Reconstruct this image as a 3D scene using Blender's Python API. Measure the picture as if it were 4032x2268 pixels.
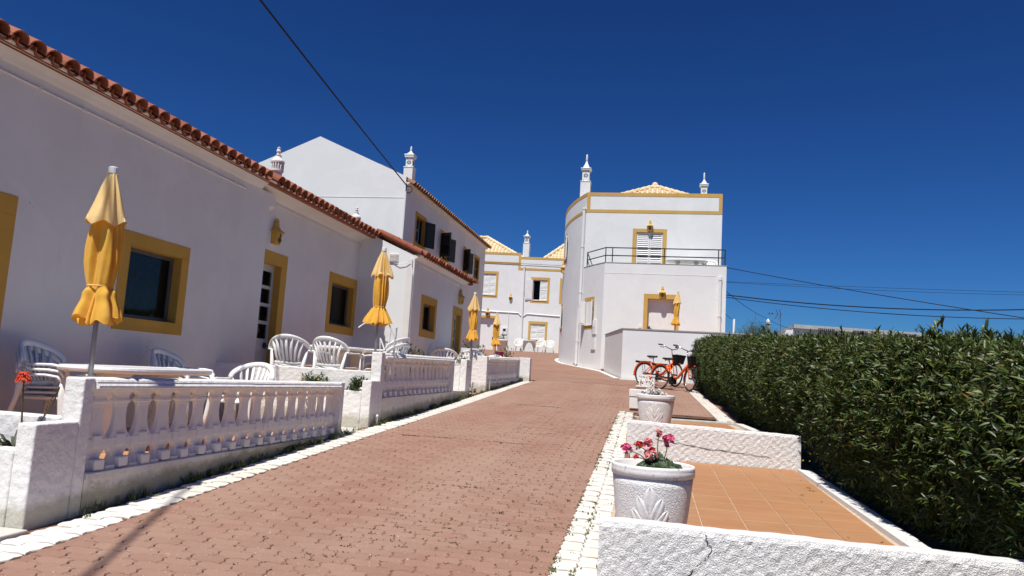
import bpy, math, random
import numpy as np
from mathutils import Vector, Matrix

# ------------------------------------------------------------------ scene, camera, light
scene = bpy.context.scene
for o in list(bpy.data.objects):
    bpy.data.objects.remove(o)
COL = scene.collection
RAD = math.radians
random.seed(7)
RNG = np.random.default_rng(7)

def cam_axes(yaw, pitch, roll):
    f = Vector((-math.sin(yaw) * math.cos(pitch), math.cos(yaw) * math.cos(pitch), math.sin(pitch)))
    r = Vector((math.cos(yaw), math.sin(yaw), 0))
    u = r.cross(f)
    c, s = math.cos(roll), math.sin(roll)
    return c * r + s * u, -s * r + c * u, f

cam_data = bpy.data.cameras.new('Camera')
cam_data.sensor_width = 36
cam_data.lens = 25.893
cam_data.clip_start = 0.05
cam_data.clip_end = 3000
cam = bpy.data.objects.new('Camera', cam_data)
COL.objects.link(cam)
_r, _u, _f = cam_axes(RAD(10.95), RAD(6.7), RAD(3.39))
M3 = Matrix((_r, _u, -_f)).transposed()
cam.matrix_world = M3.to_4x4()           # the eye is the origin; the road lies about 1.28 m below it
scene.camera = cam

SUN_EL, SUN_AZ = 64.0, 13.5              # the sun stands behind the camera, a little to its left
to_sun = Vector((-math.sin(RAD(SUN_AZ)) * math.cos(RAD(SUN_EL)), -math.cos(RAD(SUN_AZ)) * math.cos(RAD(SUN_EL)), math.sin(RAD(SUN_EL))))
world = bpy.data.worlds.new('World')
scene.world = world
world.use_nodes = True
wn = world.node_tree
wn.nodes.clear()
sky = wn.nodes.new('ShaderNodeTexSky')
sky.sky_type = 'NISHITA'
sky.sun_disc = False
sky.sun_elevation = RAD(SUN_EL)
sky.sun_rotation = RAD(180 + SUN_AZ)
sky.altitude = 0
sky.air_density = 1.0
sky.dust_density = 0.2
sky.ozone_density = 3.0
scl = wn.nodes.new('ShaderNodeVectorMath')          # deep, contrasty southern sky: scale, gamma, tint of the whole dome
scl.operation = 'SCALE'
scl.inputs['Scale'].default_value = 0.06
gam = wn.nodes.new('ShaderNodeGamma')
gam.inputs['Gamma'].default_value = 1.42
tin = wn.nodes.new('ShaderNodeVectorMath')
tin.operation = 'MULTIPLY'
tin.inputs[1].default_value = (3.5, 7.9, 13.9)
bg = wn.nodes.new('ShaderNodeBackground')
bg.inputs['Strength'].default_value = 0.1
wo = wn.nodes.new('ShaderNodeOutputWorld')
wn.links.new(sky.outputs[0], scl.inputs[0])
wn.links.new(scl.outputs[0], gam.inputs[0])
wn.links.new(gam.outputs[0], tin.inputs[0])
wn.links.new(tin.outputs[0], bg.inputs[0])
wn.links.new(bg.outputs[0], wo.inputs[0])

sun_data = bpy.data.lights.new('Sun', 'SUN')
sun_data.energy = 4.2
sun_data.angle = RAD(0.53)
sun_data.color = (1.0, 0.965, 0.895)
sun = bpy.data.objects.new('Sun', sun_data)
COL.objects.link(sun)
sun.rotation_euler = to_sun.to_track_quat('Z', 'Y').to_euler()
sun.location = to_sun * 60

vs = scene.view_settings
vs.view_transform = 'Standard'
vs.look = 'None'
vs.exposure = 0.36
vs.gamma = 1.0
vs.use_curve_mapping = False
scene.cycles.max_bounces = 8
scene.cycles.diffuse_bounces = 5
scene.cycles.transparent_max_bounces = 12
scene.cycles.use_denoising = True

# ------------------------------------------------------------------ helpers
def gz(y):
    """height of the sloping lane at distance y (eye = 0)"""
    def sm(t):
        t = min(1, max(0, t)); return t * t * (3 - 2 * t)
    return -1.28 + 0.055 * y + 0.12 * sm((y - 26) / 5) + 0.08 * sm((y - 31) / 5)

OFF = {}
class MB:
    def __init__(s):
        s.v = []; s.f = []; s.m = []
    def add(s, verts, faces, mi=0):
        n = len(s.v)
        s.v.extend([tuple(p) for p in verts])
        for f in faces:
            s.f.append(tuple(i + n for i in f)); s.m.append(mi)
        return s
    def hexa(s, c, mi=0):
        return s.add(c, [(0, 3, 2, 1), (4, 5, 6, 7), (0, 1, 5, 4), (1, 2, 6, 5), (2, 3, 7, 6), (3, 0, 4, 7)], mi)
    def box(s, x0, x1, y0, y1, z0, z1, mi=0):
        return s.hexa([(x0, y0, z0), (x1, y0, z0), (x1, y1, z0), (x0, y1, z0), (x0, y0, z1), (x1, y0, z1), (x1, y1, z1), (x0, y1, z1)], mi)
    def obox(s, F, u0, u1, v0, v1, d0, d1, mi=0):
        P = lambda u, v, d: fp(F, u, v, d)
        return s.hexa([P(u0, v0, d1), P(u1, v0, d1), P(u1, v0, d0), P(u0, v0, d0), P(u0, v1, d1), P(u1, v1, d1), P(u1, v1, d0), P(u0, v1, d0)], mi)
    def prism_y(s, prof, y0, y1, mi=0, z1off=0.0):
        """profile [(x, z)] extruded along y (z shifts by z1off at the far end)"""
        n = len(prof)
        vv = [(x, y0, z) for x, z in prof] + [(x, y1, z + z1off) for x, z in prof]
        ff = [tuple(range(n)), tuple(range(2 * n - 1, n - 1, -1))]
        ff += [(i, i + n, (i + 1) % n + n, (i + 1) % n) for i in range(n)]
        return s.add(vv, ff, mi)
    def prism_x(s, prof, x0, x1, mi=0):
        n = len(prof)
        vv = [(x0, y, z) for y, z in prof] + [(x1, y, z) for y, z in prof]
        ff = [tuple(range(n - 1, -1, -1)), tuple(range(n, 2 * n))]
        ff += [(i, (i + 1) % n, (i + 1) % n + n, i + n) for i in range(n)]
        return s.add(vv, ff, mi)
    def prism_z(s, poly, z0, z1, mi=0):
        n = len(poly)
        zz0 = z0 if callable(z0) else (lambda x, y: z0)
        zz1 = z1 if callable(z1) else (lambda x, y: z1)
        vv = [(x, y, zz0(x, y)) for x, y in poly] + [(x, y, zz1(x, y)) for x, y in poly]
        ff = [tuple(range(n - 1, -1, -1)), tuple(range(n, 2 * n))]
        ff += [(i, (i + 1) % n, (i + 1) % n + n, i + n) for i in range(n)]
        return s.add(vv, ff, mi)
    def lathe(s, prof, n=24, c=(0, 0, 0), mi=0, rot=0.0, sx=1, sy=1):
        vv = []; ff = []
        for r, z in prof:
            for k in range(n):
                a = 2 * math.pi * k / n + rot
                vv.append((c[0] + r * sx * math.cos(a), c[1] + r * sy * math.sin(a), c[2] + z))
        for j in range(len(prof) - 1):
            for k in range(n):
                k2 = (k + 1) % n
                ff.append((j * n + k, j * n + k2, (j + 1) * n + k2, (j + 1) * n + k))
        if prof[0][0] > 1e-5: ff.append(tuple(range(n - 1, -1, -1)))
        if prof[-1][0] > 1e-5: ff.append(tuple(range((len(prof) - 1) * n, len(prof) * n)))
        return s.add(vv, ff, mi)
    def tube(s, pts, r, n=8, mi=0, closed=False, flat=1.0, up=None):
        pts = [Vector(p) for p in pts]
        m = len(pts)
        rr = r if isinstance(r, (list, tuple)) else [r] * m
        vv = []; ff = []
        ref = None
        for i, p in enumerate(pts):
            if closed: t = pts[(i + 1) % m] - pts[i - 1]
            else: t = pts[min(i + 1, m - 1)] - pts[max(i - 1, 0)]
            t.normalize()
            if up is not None:
                a = Vector(up)
                a = a - t * a.dot(t)
            elif ref is None:
                a = Vector((0, 0, 1)) if abs(t.z) < 0.9 else Vector((1, 0, 0))
                a = a - t * a.dot(t)
            else:
                a = ref - t * ref.dot(t)
            a.normalize(); ref = a
            b = t.cross(a)
            for k in range(n):
                th = 2 * math.pi * (k + .5) / n
                vv.append(p + a * (math.cos(th) * rr[i] * flat) + b * (math.sin(th) * rr[i]))
        segs = m if closed else m - 1
        for i in range(segs):
            j = (i + 1) % m
            for k in range(n):
                k2 = (k + 1) % n
                ff.append((i * n + k, i * n + k2, j * n + k2, j * n + k))
        if not closed:
            ff.append(tuple(range(n - 1, -1, -1))); ff.append(tuple(range((m - 1) * n, m * n)))
        return s.add(vv, ff, mi)
    def ball(s, c, r, n=8, mi=0, sz=1.0):
        k = max(4, n // 2)
        prof = [(max(1e-6, r * math.sin(math.pi * i / k)), -r * sz * math.cos(math.pi * i / k)) for i in range(k + 1)]
        prof[0] = (r * .02, -r * sz); prof[-1] = (r * .02, r * sz)
        return s.lathe(prof, n, c, mi)
    def ring(s, c, R, r, axis=(0, 1, 0), n=40, k=6, mi=0, a0=0, a1=2 * math.pi, flat=1.0):
        ax = Vector(axis).normalized()
        e1 = ax.orthogonal().normalized()
        if abs(ax.z) < .5: e1 = (Vector((0, 0, 1)) - ax * ax.z).normalized()
        e2 = ax.cross(e1)
        full = abs(a1 - a0 - 2 * math.pi) < 1e-6
        m = n if full else n + 1
        pts = [Vector(c) + (e1 * math.cos(a0 + (a1 - a0) * i / n) + e2 * math.sin(a0 + (a1 - a0) * i / n)) * R for i in range(m)]
        return s.tube(pts, r, k, mi, closed=full, flat=flat, up=axis)
    def build(s, name, mats, parent=None, smooth=False, bevel=0.0, seg=2):
        me = bpy.data.meshes.new(name)
        off = OFF.get(parent.name, (0, 0, 0)) if parent else (0, 0, 0)
        vv = [(a - off[0], b - off[1], c - off[2]) for a, b, c in s.v] if parent else s.v
        me.from_pydata(vv, [], s.f)
        mats = mats if isinstance(mats, (list, tuple)) else [mats]
        for m in mats: me.materials.append(MAT[m])
        if len(mats) > 1: me.polygons.foreach_set('material_index', s.m)
        if smooth: me.polygons.foreach_set('use_smooth', [True] * len(s.f))
        me.update()
        o = bpy.data.objects.new(name, me)
        COL.objects.link(o)
        if parent:
            o.parent = parent
            OFF[o.name] = off
        if smooth == 'auto':
            pass
        if bevel:
            b = o.modifiers.new('Bevel', 'BEVEL'); b.width = bevel; b.segments = seg; b.limit_method = 'ANGLE'; b.angle_limit = RAD(40)
        return o

def fp(F, u, v, d=0.0):
    O, uu, nn = F
    return (O[0] + uu[0] * u + nn[0] * d, O[1] + uu[1] * u + nn[1] * d, O[2] + v)

def turn(F, u, d, ang):
    """frame hinged at (u, d) of F, turned by ang about the vertical"""
    O = fp(F, u, 0, d)
    c, s = math.cos(ang), math.sin(ang)
    R = lambda a: (a[0] * c - a[1] * s, a[0] * s + a[1] * c, 0)
    return (O, R(F[1]), R(F[2]))

def tag(o, label, cat, group=None, kind=None):
    if label: o['label'] = label
    if cat: o['category'] = cat
    if group: o['group'] = group
    if kind: o['kind'] = kind
    return o

def thing(name, label, cat, loc=(0, 0, 0), rz=0.0, group=None, world=True):
    """Empty at a thing's base. world=True: its parts are written in world coordinates."""
    o = bpy.data.objects.new(name, None)
    o.empty_display_size = 0.2
    COL.objects.link(o)
    o.location = loc
    o.rotation_euler = (0, 0, rz)
    OFF[o.name] = tuple(loc) if world else (0, 0, 0)
    tag(o, label, cat, group)
    return o

def copy_tree(o, parent=None):
    c = o.copy()
    COL.objects.link(c)
    if parent: c.parent = parent
    for ch in list(o.children): copy_tree(ch, c)
    return c

def place(o, loc, rz=0.0, label=None, group=None, tilt=None):
    o.location = loc
    o.rotation_euler = (tilt[0] if tilt else 0, tilt[1] if tilt else 0, rz)
    if label: o['label'] = label
    if group: o['group'] = group
    return o

def structure(o): o['kind'] = 'structure'; return o
def stuff(o): o['kind'] = 'stuff'; return o

# ------------------------------------------------------------------ materials
MAT = {}
class NT:
    def __init__(s, name):
        s.mat = bpy.data.materials.new(name); s.mat.use_nodes = True
        s.t = s.mat.node_tree; s.t.nodes.clear()
        s.out = s.n('ShaderNodeOutputMaterial')
    def n(s, typ, **kw):
        nd = s.t.nodes.new(typ)
        for k, v in kw.items():
            if k in nd.inputs: nd.inputs[k].default_value = v
            else: setattr(nd, k, v)
        return nd
    def l(s, a, b): s.t.links.new(a, b)
    def coords(s): return s.n('ShaderNodeTexCoord').outputs['Object']
    def pos(s): return s.n('ShaderNodeNewGeometry').outputs['Position']
    def noise(s, scale, detail=3, rough=.55, vec=None, dist=0.0):
        nd = s.n('ShaderNodeTexNoise'); nd.inputs['Scale'].default_value = scale; nd.inputs['Detail'].default_value = detail
        nd.inputs['Roughness'].default_value = rough; nd.inputs['Distortion'].default_value = dist
        if vec is not None: s.l(vec, nd.inputs['Vector'])
        return nd.outputs['Fac']
    def ramp(s, fac, *stops):
        nd = s.n('ShaderNodeValToRGB'); e = nd.color_ramp.elements
        for i, (p, c) in enumerate(stops):
            el = e[i] if i < 2 else e.new(p)
            el.position = p; el.color = (*c, 1) if len(c) == 3 else c
        s.l(fac, nd.inputs[0]); return nd.outputs[0]
    def math(s, op, a, b=0.0):
        nd = s.n('ShaderNodeMath'); nd.operation = op
        for i, x in enumerate((a, b)):
            if isinstance(x, (int, float)): nd.inputs[i].default_value = x
            else: s.l(x, nd.inputs[i])
        return nd.outputs[0]
    def mix(s, fac, a, b, mode='MIX'):
        nd = s.n('ShaderNodeMixRGB'); nd.blend_type = mode
        for i, x in enumerate((fac, a, b)):
            if isinstance(x, (int, float)): nd.inputs[i].default_value = x
            elif isinstance(x, tuple): nd.inputs[i].default_value = (*x, 1)
            else: s.l(x, nd.inputs[i])
        return nd.outputs[0]
    def bump(s, h, strength=.5, dist=.01, prev=None):
        nd = s.n('ShaderNodeBump'); nd.inputs['Strength'].default_value = strength; nd.inputs['Distance'].default_value = dist
        s.l(h, nd.inputs['Height'])
        if prev is not None: s.l(prev, nd.inputs['Normal'])
        return nd.outputs[0]
    def bsdf(s, col, rough=.6, normal=None, spec=.4, metal=0.0, **kw):
        b = s.n('ShaderNodeBsdfPrincipled')
        if isinstance(col, tuple): b.inputs['Base Color'].default_value = (*col, 1)
        else: s.l(col, b.inputs['Base Color'])
        if isinstance(rough, (int, float)): b.inputs['Roughness'].default_value = rough
        else: s.l(rough, b.inputs['Roughness'])
        b.inputs['Specular IOR Level'].default_value = spec
        b.inputs['Metallic'].default_value = metal
        for k, v in kw.items(): b.inputs[k].default_value = v
        if normal is not None: s.l(normal, b.inputs['Normal'])
        return b
    def done(s, b):
        s.l(b.outputs[0] if hasattr(b, 'outputs') else b, s.out.inputs[0]); MAT[s.mat.name] = s.mat

def simple(name, col, rough=.5, spec=.4, metal=0.0, var=.08, vscale=6, bump=0.0, bscale=60, bdist=.003, **kw):
    t = NT(name); p = t.pos()
    n = t.noise(vscale, 4, .6, p)
    c2 = tuple(max(0, x * (1 - var * 2.2)) for x in col); c1 = tuple(min(1, x * (1 + var)) for x in col)
    c = t.ramp(n, (.3, c2), (.7, c1))
    nm = t.bump(t.noise(bscale, 4, .6, p), bump, bdist) if bump else None
    t.done(t.bsdf(c, rough, nm, spec, metal, **kw))

def plaster(name, col, tint, lump=.25, lumpscale=9, fine=.2, dirt=0.0, streak=0.0, spatter=0.0, chips=0.0, cs=5.5):
    t = NT(name); p = t.pos()
    n1 = t.noise(1.3, 5, .6, p); n2 = t.noise(11, 5, .65, p)
    c = t.mix(t.ramp(n1, (.35, (0, 0, 0)), (.75, (1, 1, 1))), col, tint)
    c = t.mix(t.math('MULTIPLY', t.ramp(n2, (.55, (0, 0, 0)), (.8, (1, 1, 1))), .12), c, tuple(x * .72 for x in tint))
    pt = t.ramp(t.noise(.8, 4, .55, p, .6), (.50, (0, 0, 0)), (.535, (1, 1, 1)))       # old repairs and repainted patches
    c = t.mix(t.math('MULTIPLY', pt, .22), c, tuple(x * .90 for x in tint))
    sep = t.n('ShaderNodeSeparateXYZ'); t.l(p, sep.inputs[0])
    if streak:
        mp = t.n('ShaderNodeMapping'); mp.inputs['Scale'].default_value = (9, 9, .55); t.l(p, mp.inputs[0])
        st = t.noise(1.0, 5, .7, mp.outputs[0])
        st = t.ramp(st, (.56, (0, 0, 0)), (.72, (1, 1, 1)))
        c = t.mix(t.math('MULTIPLY', st, streak), c, (.33, .29, .24))
    if dirt:      # grime splashed up from the lane: its upper edge follows noise
        h = t.math('SUBTRACT', sep.outputs[2], t.math('ADD', t.math('MULTIPLY', sep.outputs[1], .055), -1.28))
        nn = t.noise(7, 6, .7, p)
        h2 = t.math('SUBTRACT', h, t.math('MULTIPLY', nn, .20))
        fac = t.ramp(h2, (.0, (1, 1, 1)), (.07, (0, 0, 0)))
        m = t.mix(t.noise(3.1, 3, .5, p), (.36, .31, .21), (.22, .22, .12))
        c = t.mix(t.math('MULTIPLY', fac, dirt), c, m)
    if chips:
        ch = t.ramp(t.noise(cs, 7, .72, p, .4), (.60, (0, 0, 0)), (.625, (1, 1, 1)))
        c = t.mix(t.math('MULTIPLY', ch, chips), c, (.36, .30, .25))
    b1 = t.bump(t.noise(lumpscale, 3, .5, p), lump, .02)
    b2 = t.bump(t.noise(75, 4, .6, p), fine, .004, b1)
    if spatter:
        w = t.noise(72, 2.0, .45, p, 1.6)
        w = t.ramp(w, (.36, (0, 0, 0)), (.62, (1, 1, 1)))
        b2 = t.bump(w, spatter, .009, b2)
    t.done(t.bsdf(c, .85, b2, .25))

WHITE = (.80, .80, .80)
plaster('plaster_house', (.775, .745, .715), (.71, .68, .65), .22, 3.0, .18, streak=.07)  # duller, warmer white for shaded fronts: shade tone put into the colour
plaster('plaster_far', (.80, .815, .805), (.755, .77, .76), .14, 3, .10, streak=.05)
plaster('plaster_gable', (.81, .825, .82), (.77, .785, .78), .12, 2, .08)
plaster('plaster_wall', (.835, .815, .79), (.785, .76, .73), .75, 16, .35, dirt=.6, streak=.10)
plaster('plaster_plinth', (.76, .735, .69), (.66, .62, .56), .7, 16, .5, dirt=.75, streak=.55, chips=.30)
plaster('plaster_spatter', (.84, .83, .815), (.81, .79, .77), .15, 8, .3, spatter=.6, streak=.03)
plaster('pot_white', (.84, .835, .83), (.81, .80, .795), .15, 8, .2, spatter=.55)
plaster('pot_rim', (.82, .805, .79), (.74, .71, .69), .25, 14, .3, chips=.75, cs=13)
plaster('pot_leaf', (.82, .81, .80), (.76, .74, .72), .25, 14, .3, chips=.4, cs=11)
plaster('cast_white', (.82, .785, .75), (.76, .72, .68), .2, 12, .3, streak=.1)
plaster('ochre', (.58, .335, .065), (.50, .28, .05), .12, 5, .15)
plaster('ochre_bright', (.62, .40, .12), (.56, .34, .09), .1, 4, .1)
plaster('ochre_lamp', (.66, .42, .10), (.58, .35, .08), .2, 10, .2)
plaster('concrete', (.42, .41, .38), (.33, .32, .29), .3, 14, .4, streak=.2)
simple('marble', (.68, .64, .58), .35, .5, var=.08, vscale=5)
simple('frame_grey', (.10, .095, .09), .45, .4, var=.05)  # aluminium window frames, their shade put into the dark colour
simple('aluminium', (.50, .50, .48), .38, .5, var=.03)
simple('white_paint', (.80, .80, .79), .45, .4, var=.03)
simple('door_panel', (.60, .58, .54), .5, .4, var=.04)
simple('dark_interior', (.02, .02, .022), .9, .1)  # near-black, also carries the shade inside rooms and openings
simple('curtain', (.26, .22, .18), .9, .1, var=.12, vscale=14)
simple('black_iron', (.012, .012, .013), .45, .4)
simple('dark_shutter', (.022, .018, .015), .5, .35, var=.2)
simple('plastic', (.80, .80, .785), .33, .5, var=.025, vscale=9)
simple('pole_grey', (.33, .34, .37), .35, .5, metal=.5, var=.1)
simple('pipe_white', (.79, .79, .78), .4, .4, var=.03)
simple('cable', (.012, .012, .014), .6, .2)
simple('rubber', (.012, .012, .012), .65, .3)
simple('black_plastic', (.016, .016, .017), .4, .45)
simple('chrome', (.62, .63, .64), .22, .5, metal=1.0, var=.05)
simple('bike_orange', (.80, .12, .012), .28, .5, var=.05, **{'Coat Weight': .5, 'Coat Roughness': .08})
simple('rim_metal', (.5, .5, .5), .3, .5, metal=.9)
simple('soil', (.07, .05, .035), .95, .1, var=.4, vscale=30, bump=.8, bscale=50, bdist=.01)
simple('pot_soil', (.33, .29, .23), .95, .1, var=.3, vscale=40, bump=.8, bscale=70, bdist=.006)
simple('pole_white', (.75, .75, .74), .5, .4)
simple('antenna', (.06, .035, .05), .5, .4)
simple('trunk', (.16, .12, .08), .9, .2, var=.3, vscale=20, bump=.6, bscale=40)
simple('flower_pink', (.78, .11, .25), .6, .3, var=.25, vscale=45)
simple('flower_salmon', (.80, .19, .21), .6, .3, var=.25, vscale=45)
simple('flower_red', (.62, .03, .02), .6, .3, var=.2, vscale=40)
simple('flower_coral', (.80, .10, .04), .6, .3, var=.2, vscale=40)
simple('flower_white', (.80, .76, .72), .6, .3, var=.1, vscale=40)
simple('flower_yellow', (.80, .52, .02), .6, .3, var=.1, vscale=40)
simple('magenta_pot', (.45, .02, .16), .5, .4)
simple('stem', (.10, .07, .03), .7, .3)
simple('grey_slab', (.50, .49, .45), .8, .25, var=.1, vscale=12, bump=.3)
simple('ground', (.20, .16, .11), .95, .1, var=.3, vscale=1.5, bump=.4, bscale=12, bdist=.03)
simple('meter_grey', (.45, .46, .47), .5, .4)
simple('terrace_tile', (.56, .29, .145), .6, .3, var=.10, vscale=7, bump=.15, bscale=40)

def m_tile():       # glazed terracotta floor tiles, each piece a little different
    t = NT('floor_tile'); p = t.pos()
    oi = t.n('ShaderNodeObjectInfo').outputs['Random']
    mp = t.n('ShaderNodeMapping'); mp.inputs['Scale'].default_value = (3, 30, 30); t.l(p, mp.inputs[0])
    n = t.noise(1.0, 5, .65, mp.outputs[0])
    a = t.ramp(n, (.3, (.345, .172, .078)), (.7, (.45, .235, .112)))
    c = t.mix(t.math('MULTIPLY', oi, .6), a, (.42, .185, .08))
    d = t.ramp(t.noise(9, 6, .7, p), (.62, (0, 0, 0)), (.74, (1, 1, 1)))
    c = t.mix(t.math('MULTIPLY', d, .4), c, (.27, .16, .09))
    d2 = t.ramp(t.noise(1.1, 5, .65, p), (.45, (0, 0, 0)), (.75, (1, 1, 1)))
    c = t.mix(t.math('MULTIPLY', d2, .35), c, (.52, .31, .17))
    t.done(t.bsdf(c, .62, t.bump(n, .12, .004), .3))
m_tile()
simple('grout', (.60, .46, .33), .9, .15, var=.15, vscale=20)

def m_roof(name, a, b, dark):
    t = NT(name); p = t.pos()
    oi = t.n('ShaderNodeNewGeometry').outputs['Random Per Island']
    ob = t.n('ShaderNodeObjectInfo').outputs['Random']
    k = t.math('FRACT', t.math('ADD', oi, ob))
    n = t.noise(18, 5, .7, p)
    c = t.mix(k, a, b)
    c = t.mix(t.math('MULTIPLY', t.ramp(n, (.5, (0, 0, 0)), (.75, (1, 1, 1))), .55), c, dark)
    t.done(t.bsdf(c, .8, t.bump(n, .35, .006), .25))
m_roof('roof_terracotta', (.26, .078, .042), (.36, .13, .075), (.12, .055, .04))
m_roof('roof_pale', (.70, .53, .31), (.78, .64, .43), (.52, .38, .22))
m_roof('roof_brown', (.30, .15, .08), (.42, .24, .13), (.14, .09, .06))

def m_paver(name, a, b, stain, stainf, spec=True):
    t = NT(name); p = t.pos()
    oi = t.n('ShaderNodeNewGeometry').outputs['Random Per Island']
    ob = t.n('ShaderNodeObjectInfo').outputs['Random']
    k = t.math('FRACT', t.math('ADD', oi, ob))
    c = t.mix(k, a, b)
    big = t.noise(.55, 4, .6, p)
    c = t.mix(t.math('MULTIPLY', t.ramp(big, (.42, (0, 0, 0)), (.68, (1, 1, 1))), .55), c, stain)
    mp = t.n('ShaderNodeMapping'); mp.inputs['Scale'].default_value = (1.5, .16, 1); t.l(p, mp.inputs[0])
    c = t.mix(t.math('MULTIPLY', t.ramp(t.noise(1.0, 4, .6, mp.outputs[0]), (.45, (0, 0, 0)), (.66, (1, 1, 1))), .4), c, tuple(min(1, x * 1.12) for x in stain))
    c = t.mix(t.math('MULTIPLY', t.ramp(t.noise(2.6, 6, .7, p), (.60, (0, 0, 0)), (.78, (1, 1, 1))), .35), c, tuple(x * .62 for x in a))
    g = t.noise(160, 3, .7, p)
    c = t.mix(t.math('MULTIPLY', t.ramp(g, (.45, (0, 0, 0)), (.7, (1, 1, 1))), stainf), c, tuple(x * .75 for x in a))
    if spec:
        sp = t.ramp(t.noise(75, 1, .4, p), (.755, (0, 0, 0)), (.768, (1, 1, 1)))
        c = t.mix(sp, c, (.62, .56, .50))
    t.done(t.bsdf(c, .85, t.bump(t.noise(120, 4, .7, p), .35, .003), .2))
m_paver('paver_red', (.296, .164, .120), (.355, .207, .154), (.362, .245, .186), .35)
m_paver('paver_white', (.74, .70, .63), (.80, .77, .71), (.66, .61, .53), .3, False)
simple('joint_sand', (.22, .125, .088), .95, .1, var=.45, vscale=1.3)
simple('joint_white', (.34, .29, .21), .95, .1, var=.5, vscale=9)

def m_far_paving():    # paving too far off to tell the pieces apart
    t = NT('far_paving'); p = t.pos()
    br = t.n('ShaderNodeTexBrick'); t.l(p, br.inputs['Vector'])
    br.inputs['Scale'].default_value = 1.0; br.inputs['Brick Width'].default_value = .2; br.inputs['Row Height'].default_value = .1
    br.inputs['Mortar Size'].default_value = .011; br.inputs['Mortar Smooth'].default_value = .3
    br.inputs['Color1'].default_value = (.292, .155, .112, 1); br.inputs['Color2'].default_value = (.348, .195, .142, 1); br.inputs['Mortar'].default_value = (.15, .09, .06, 1)
    c = t.mix(t.math('MULTIPLY', t.ramp(t.noise(.55, 4, .6, p), (.42, (0, 0, 0)), (.68, (1, 1, 1))), .5), br.outputs[0], (.345, .228, .168))
    t.done(t.bsdf(c, .85, t.bump(t.noise(90, 3, .7, p), .3, .004), .2))
m_far_paving()

def m_fabric():
    t = NT('parasol_fabric'); p = t.coords()
    n = t.noise(5, 4, .6, p)
    c = t.ramp(n, (.3, (.90, .48, .05)), (.7, (.94, .55, .09)))
    w = t.noise(22, 3, .6, p)
    nm = t.bump(w, .35, .008)
    b = t.bsdf(c, .75, nm, .2)
    b.inputs['Sheen Weight'].default_value = .2
    tr = t.n('ShaderNodeBsdfTranslucent'); t.l(c, tr.inputs[0]); t.l(nm, tr.inputs['Normal'])
    mx = t.n('ShaderNodeMixShader'); mx.inputs[0].default_value = .22
    t.l(b.outputs[0], mx.inputs[1]); t.l(tr.outputs[0], mx.inputs[2])
    t.done(mx)
m_fabric()
def m_fabric_top():
    t = NT('parasol_faded'); p = t.coords()
    n = t.noise(5, 4, .6, p)
    c = t.ramp(n, (.3, (.89, .62, .25)), (.7, (.93, .71, .35)))
    nm = t.bump(t.noise(22, 3, .6, p), .3, .006)
    b = t.bsdf(c, .75, nm, .2)
    tr = t.n('ShaderNodeBsdfTranslucent'); t.l(c, tr.inputs[0])
    mx = t.n('ShaderNodeMixShader'); mx.inputs[0].default_value = .22
    t.l(b.outputs[0], mx.inputs[1]); t.l(tr.outputs[0], mx.inputs[2])
    t.done(mx)
m_fabric_top()

def m_glass():
    t = NT('window_glass')
    tr = t.n('ShaderNodeBsdfTransparent'); tr.inputs[0].default_value = (.55, .56, .56, 1)
    gl = t.n('ShaderNodeBsdfGlossy'); gl.inputs['Roughness'].default_value = .03; gl.inputs[0].default_value = (.9, .9, .9, 1)
    lw = t.n('ShaderNodeFresnel'); lw.inputs[0].default_value = 1.5
    mx = t.n('ShaderNodeMixShader')
    t.l(t.math('MULTIPLY', lw.outputs[0], .14), mx.inputs[0]); t.l(tr.outputs[0], mx.inputs[1]); t.l(gl.outputs[0], mx.inputs[2])
    t.done(mx)
m_glass()

def m_leaf(name, dark, mid, light, rough=.38, transl=.18, spec=.5, dead=False):
    t = NT(name)
    k = t.n('ShaderNodeNewGeometry').outputs['Random Per Island']
    c = t.ramp(k, (.0, dark), (.6, mid), (.955, light), (.975, (.17, .10, .035))) if dead else t.ramp(k, (.0, dark), (.6, mid), (1.0, light))
    if dead:      # older and younger stretches of the hedge
        n = t.noise(1.1, 4, .6, t.pos())
        c = t.mix(t.math('MULTIPLY', t.ramp(n, (.45, (0, 0, 0)), (.7, (1, 1, 1))), .45), c, t.mix(.5, c, (.09, .10, .018)))
    b = t.bsdf(c, rough, None, spec)
    tr = t.n('ShaderNodeBsdfTranslucent'); t.l(t.mix(.5, c, tuple(min(1, x * 1.6) for x in light)), tr.inputs[0])
    mx = t.n('ShaderNodeMixShader'); mx.inputs[0].default_value = transl
    t.l(b.outputs[0], mx.inputs[1]); t.l(tr.outputs[0], mx.inputs[2])
    t.done(mx)
m_leaf('leaf_hedge', (.016, .032, .007), (.045, .078, .013), (.13, .16, .032), .40, .12, .35, True)
m_leaf('leaf_green', (.018, .042, .010), (.038, .075, .016), (.075, .115, .025), .85, .12, .06)
m_leaf('leaf_geranium', (.02, .045, .012), (.035, .07, .018), (.07, .11, .03), .55, .15)
m_leaf('leaf_aloe', (.035, .055, .035), (.07, .09, .055), (.12, .11, .07), .5, .05)
m_leaf('grass', (.06, .09, .02), (.10, .13, .03), (.17, .16, .05), .6, .25)
m_leaf('dry_grass', (.12, .09, .04), (.16, .11, .05), (.12, .12, .05), .7, .2)
m_leaf('wispy', (.08, .12, .07), (.11, .15, .09), (.15, .19, .12), .7, .25, .2)
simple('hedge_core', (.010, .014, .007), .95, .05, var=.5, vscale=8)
# ------------------------------------------------------------------ ground, lane and paving
def in_view(p, m=0.02):
    v = Vector(p); d = v.dot(_f)
    if d < .1: return False
    x = v.dot(_r) / d * 25.893 / 36; y = v.dot(_u) / d * 25.893 / 36
    return abs(x) < .5 + m and abs(y) < .28125 + m

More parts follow.
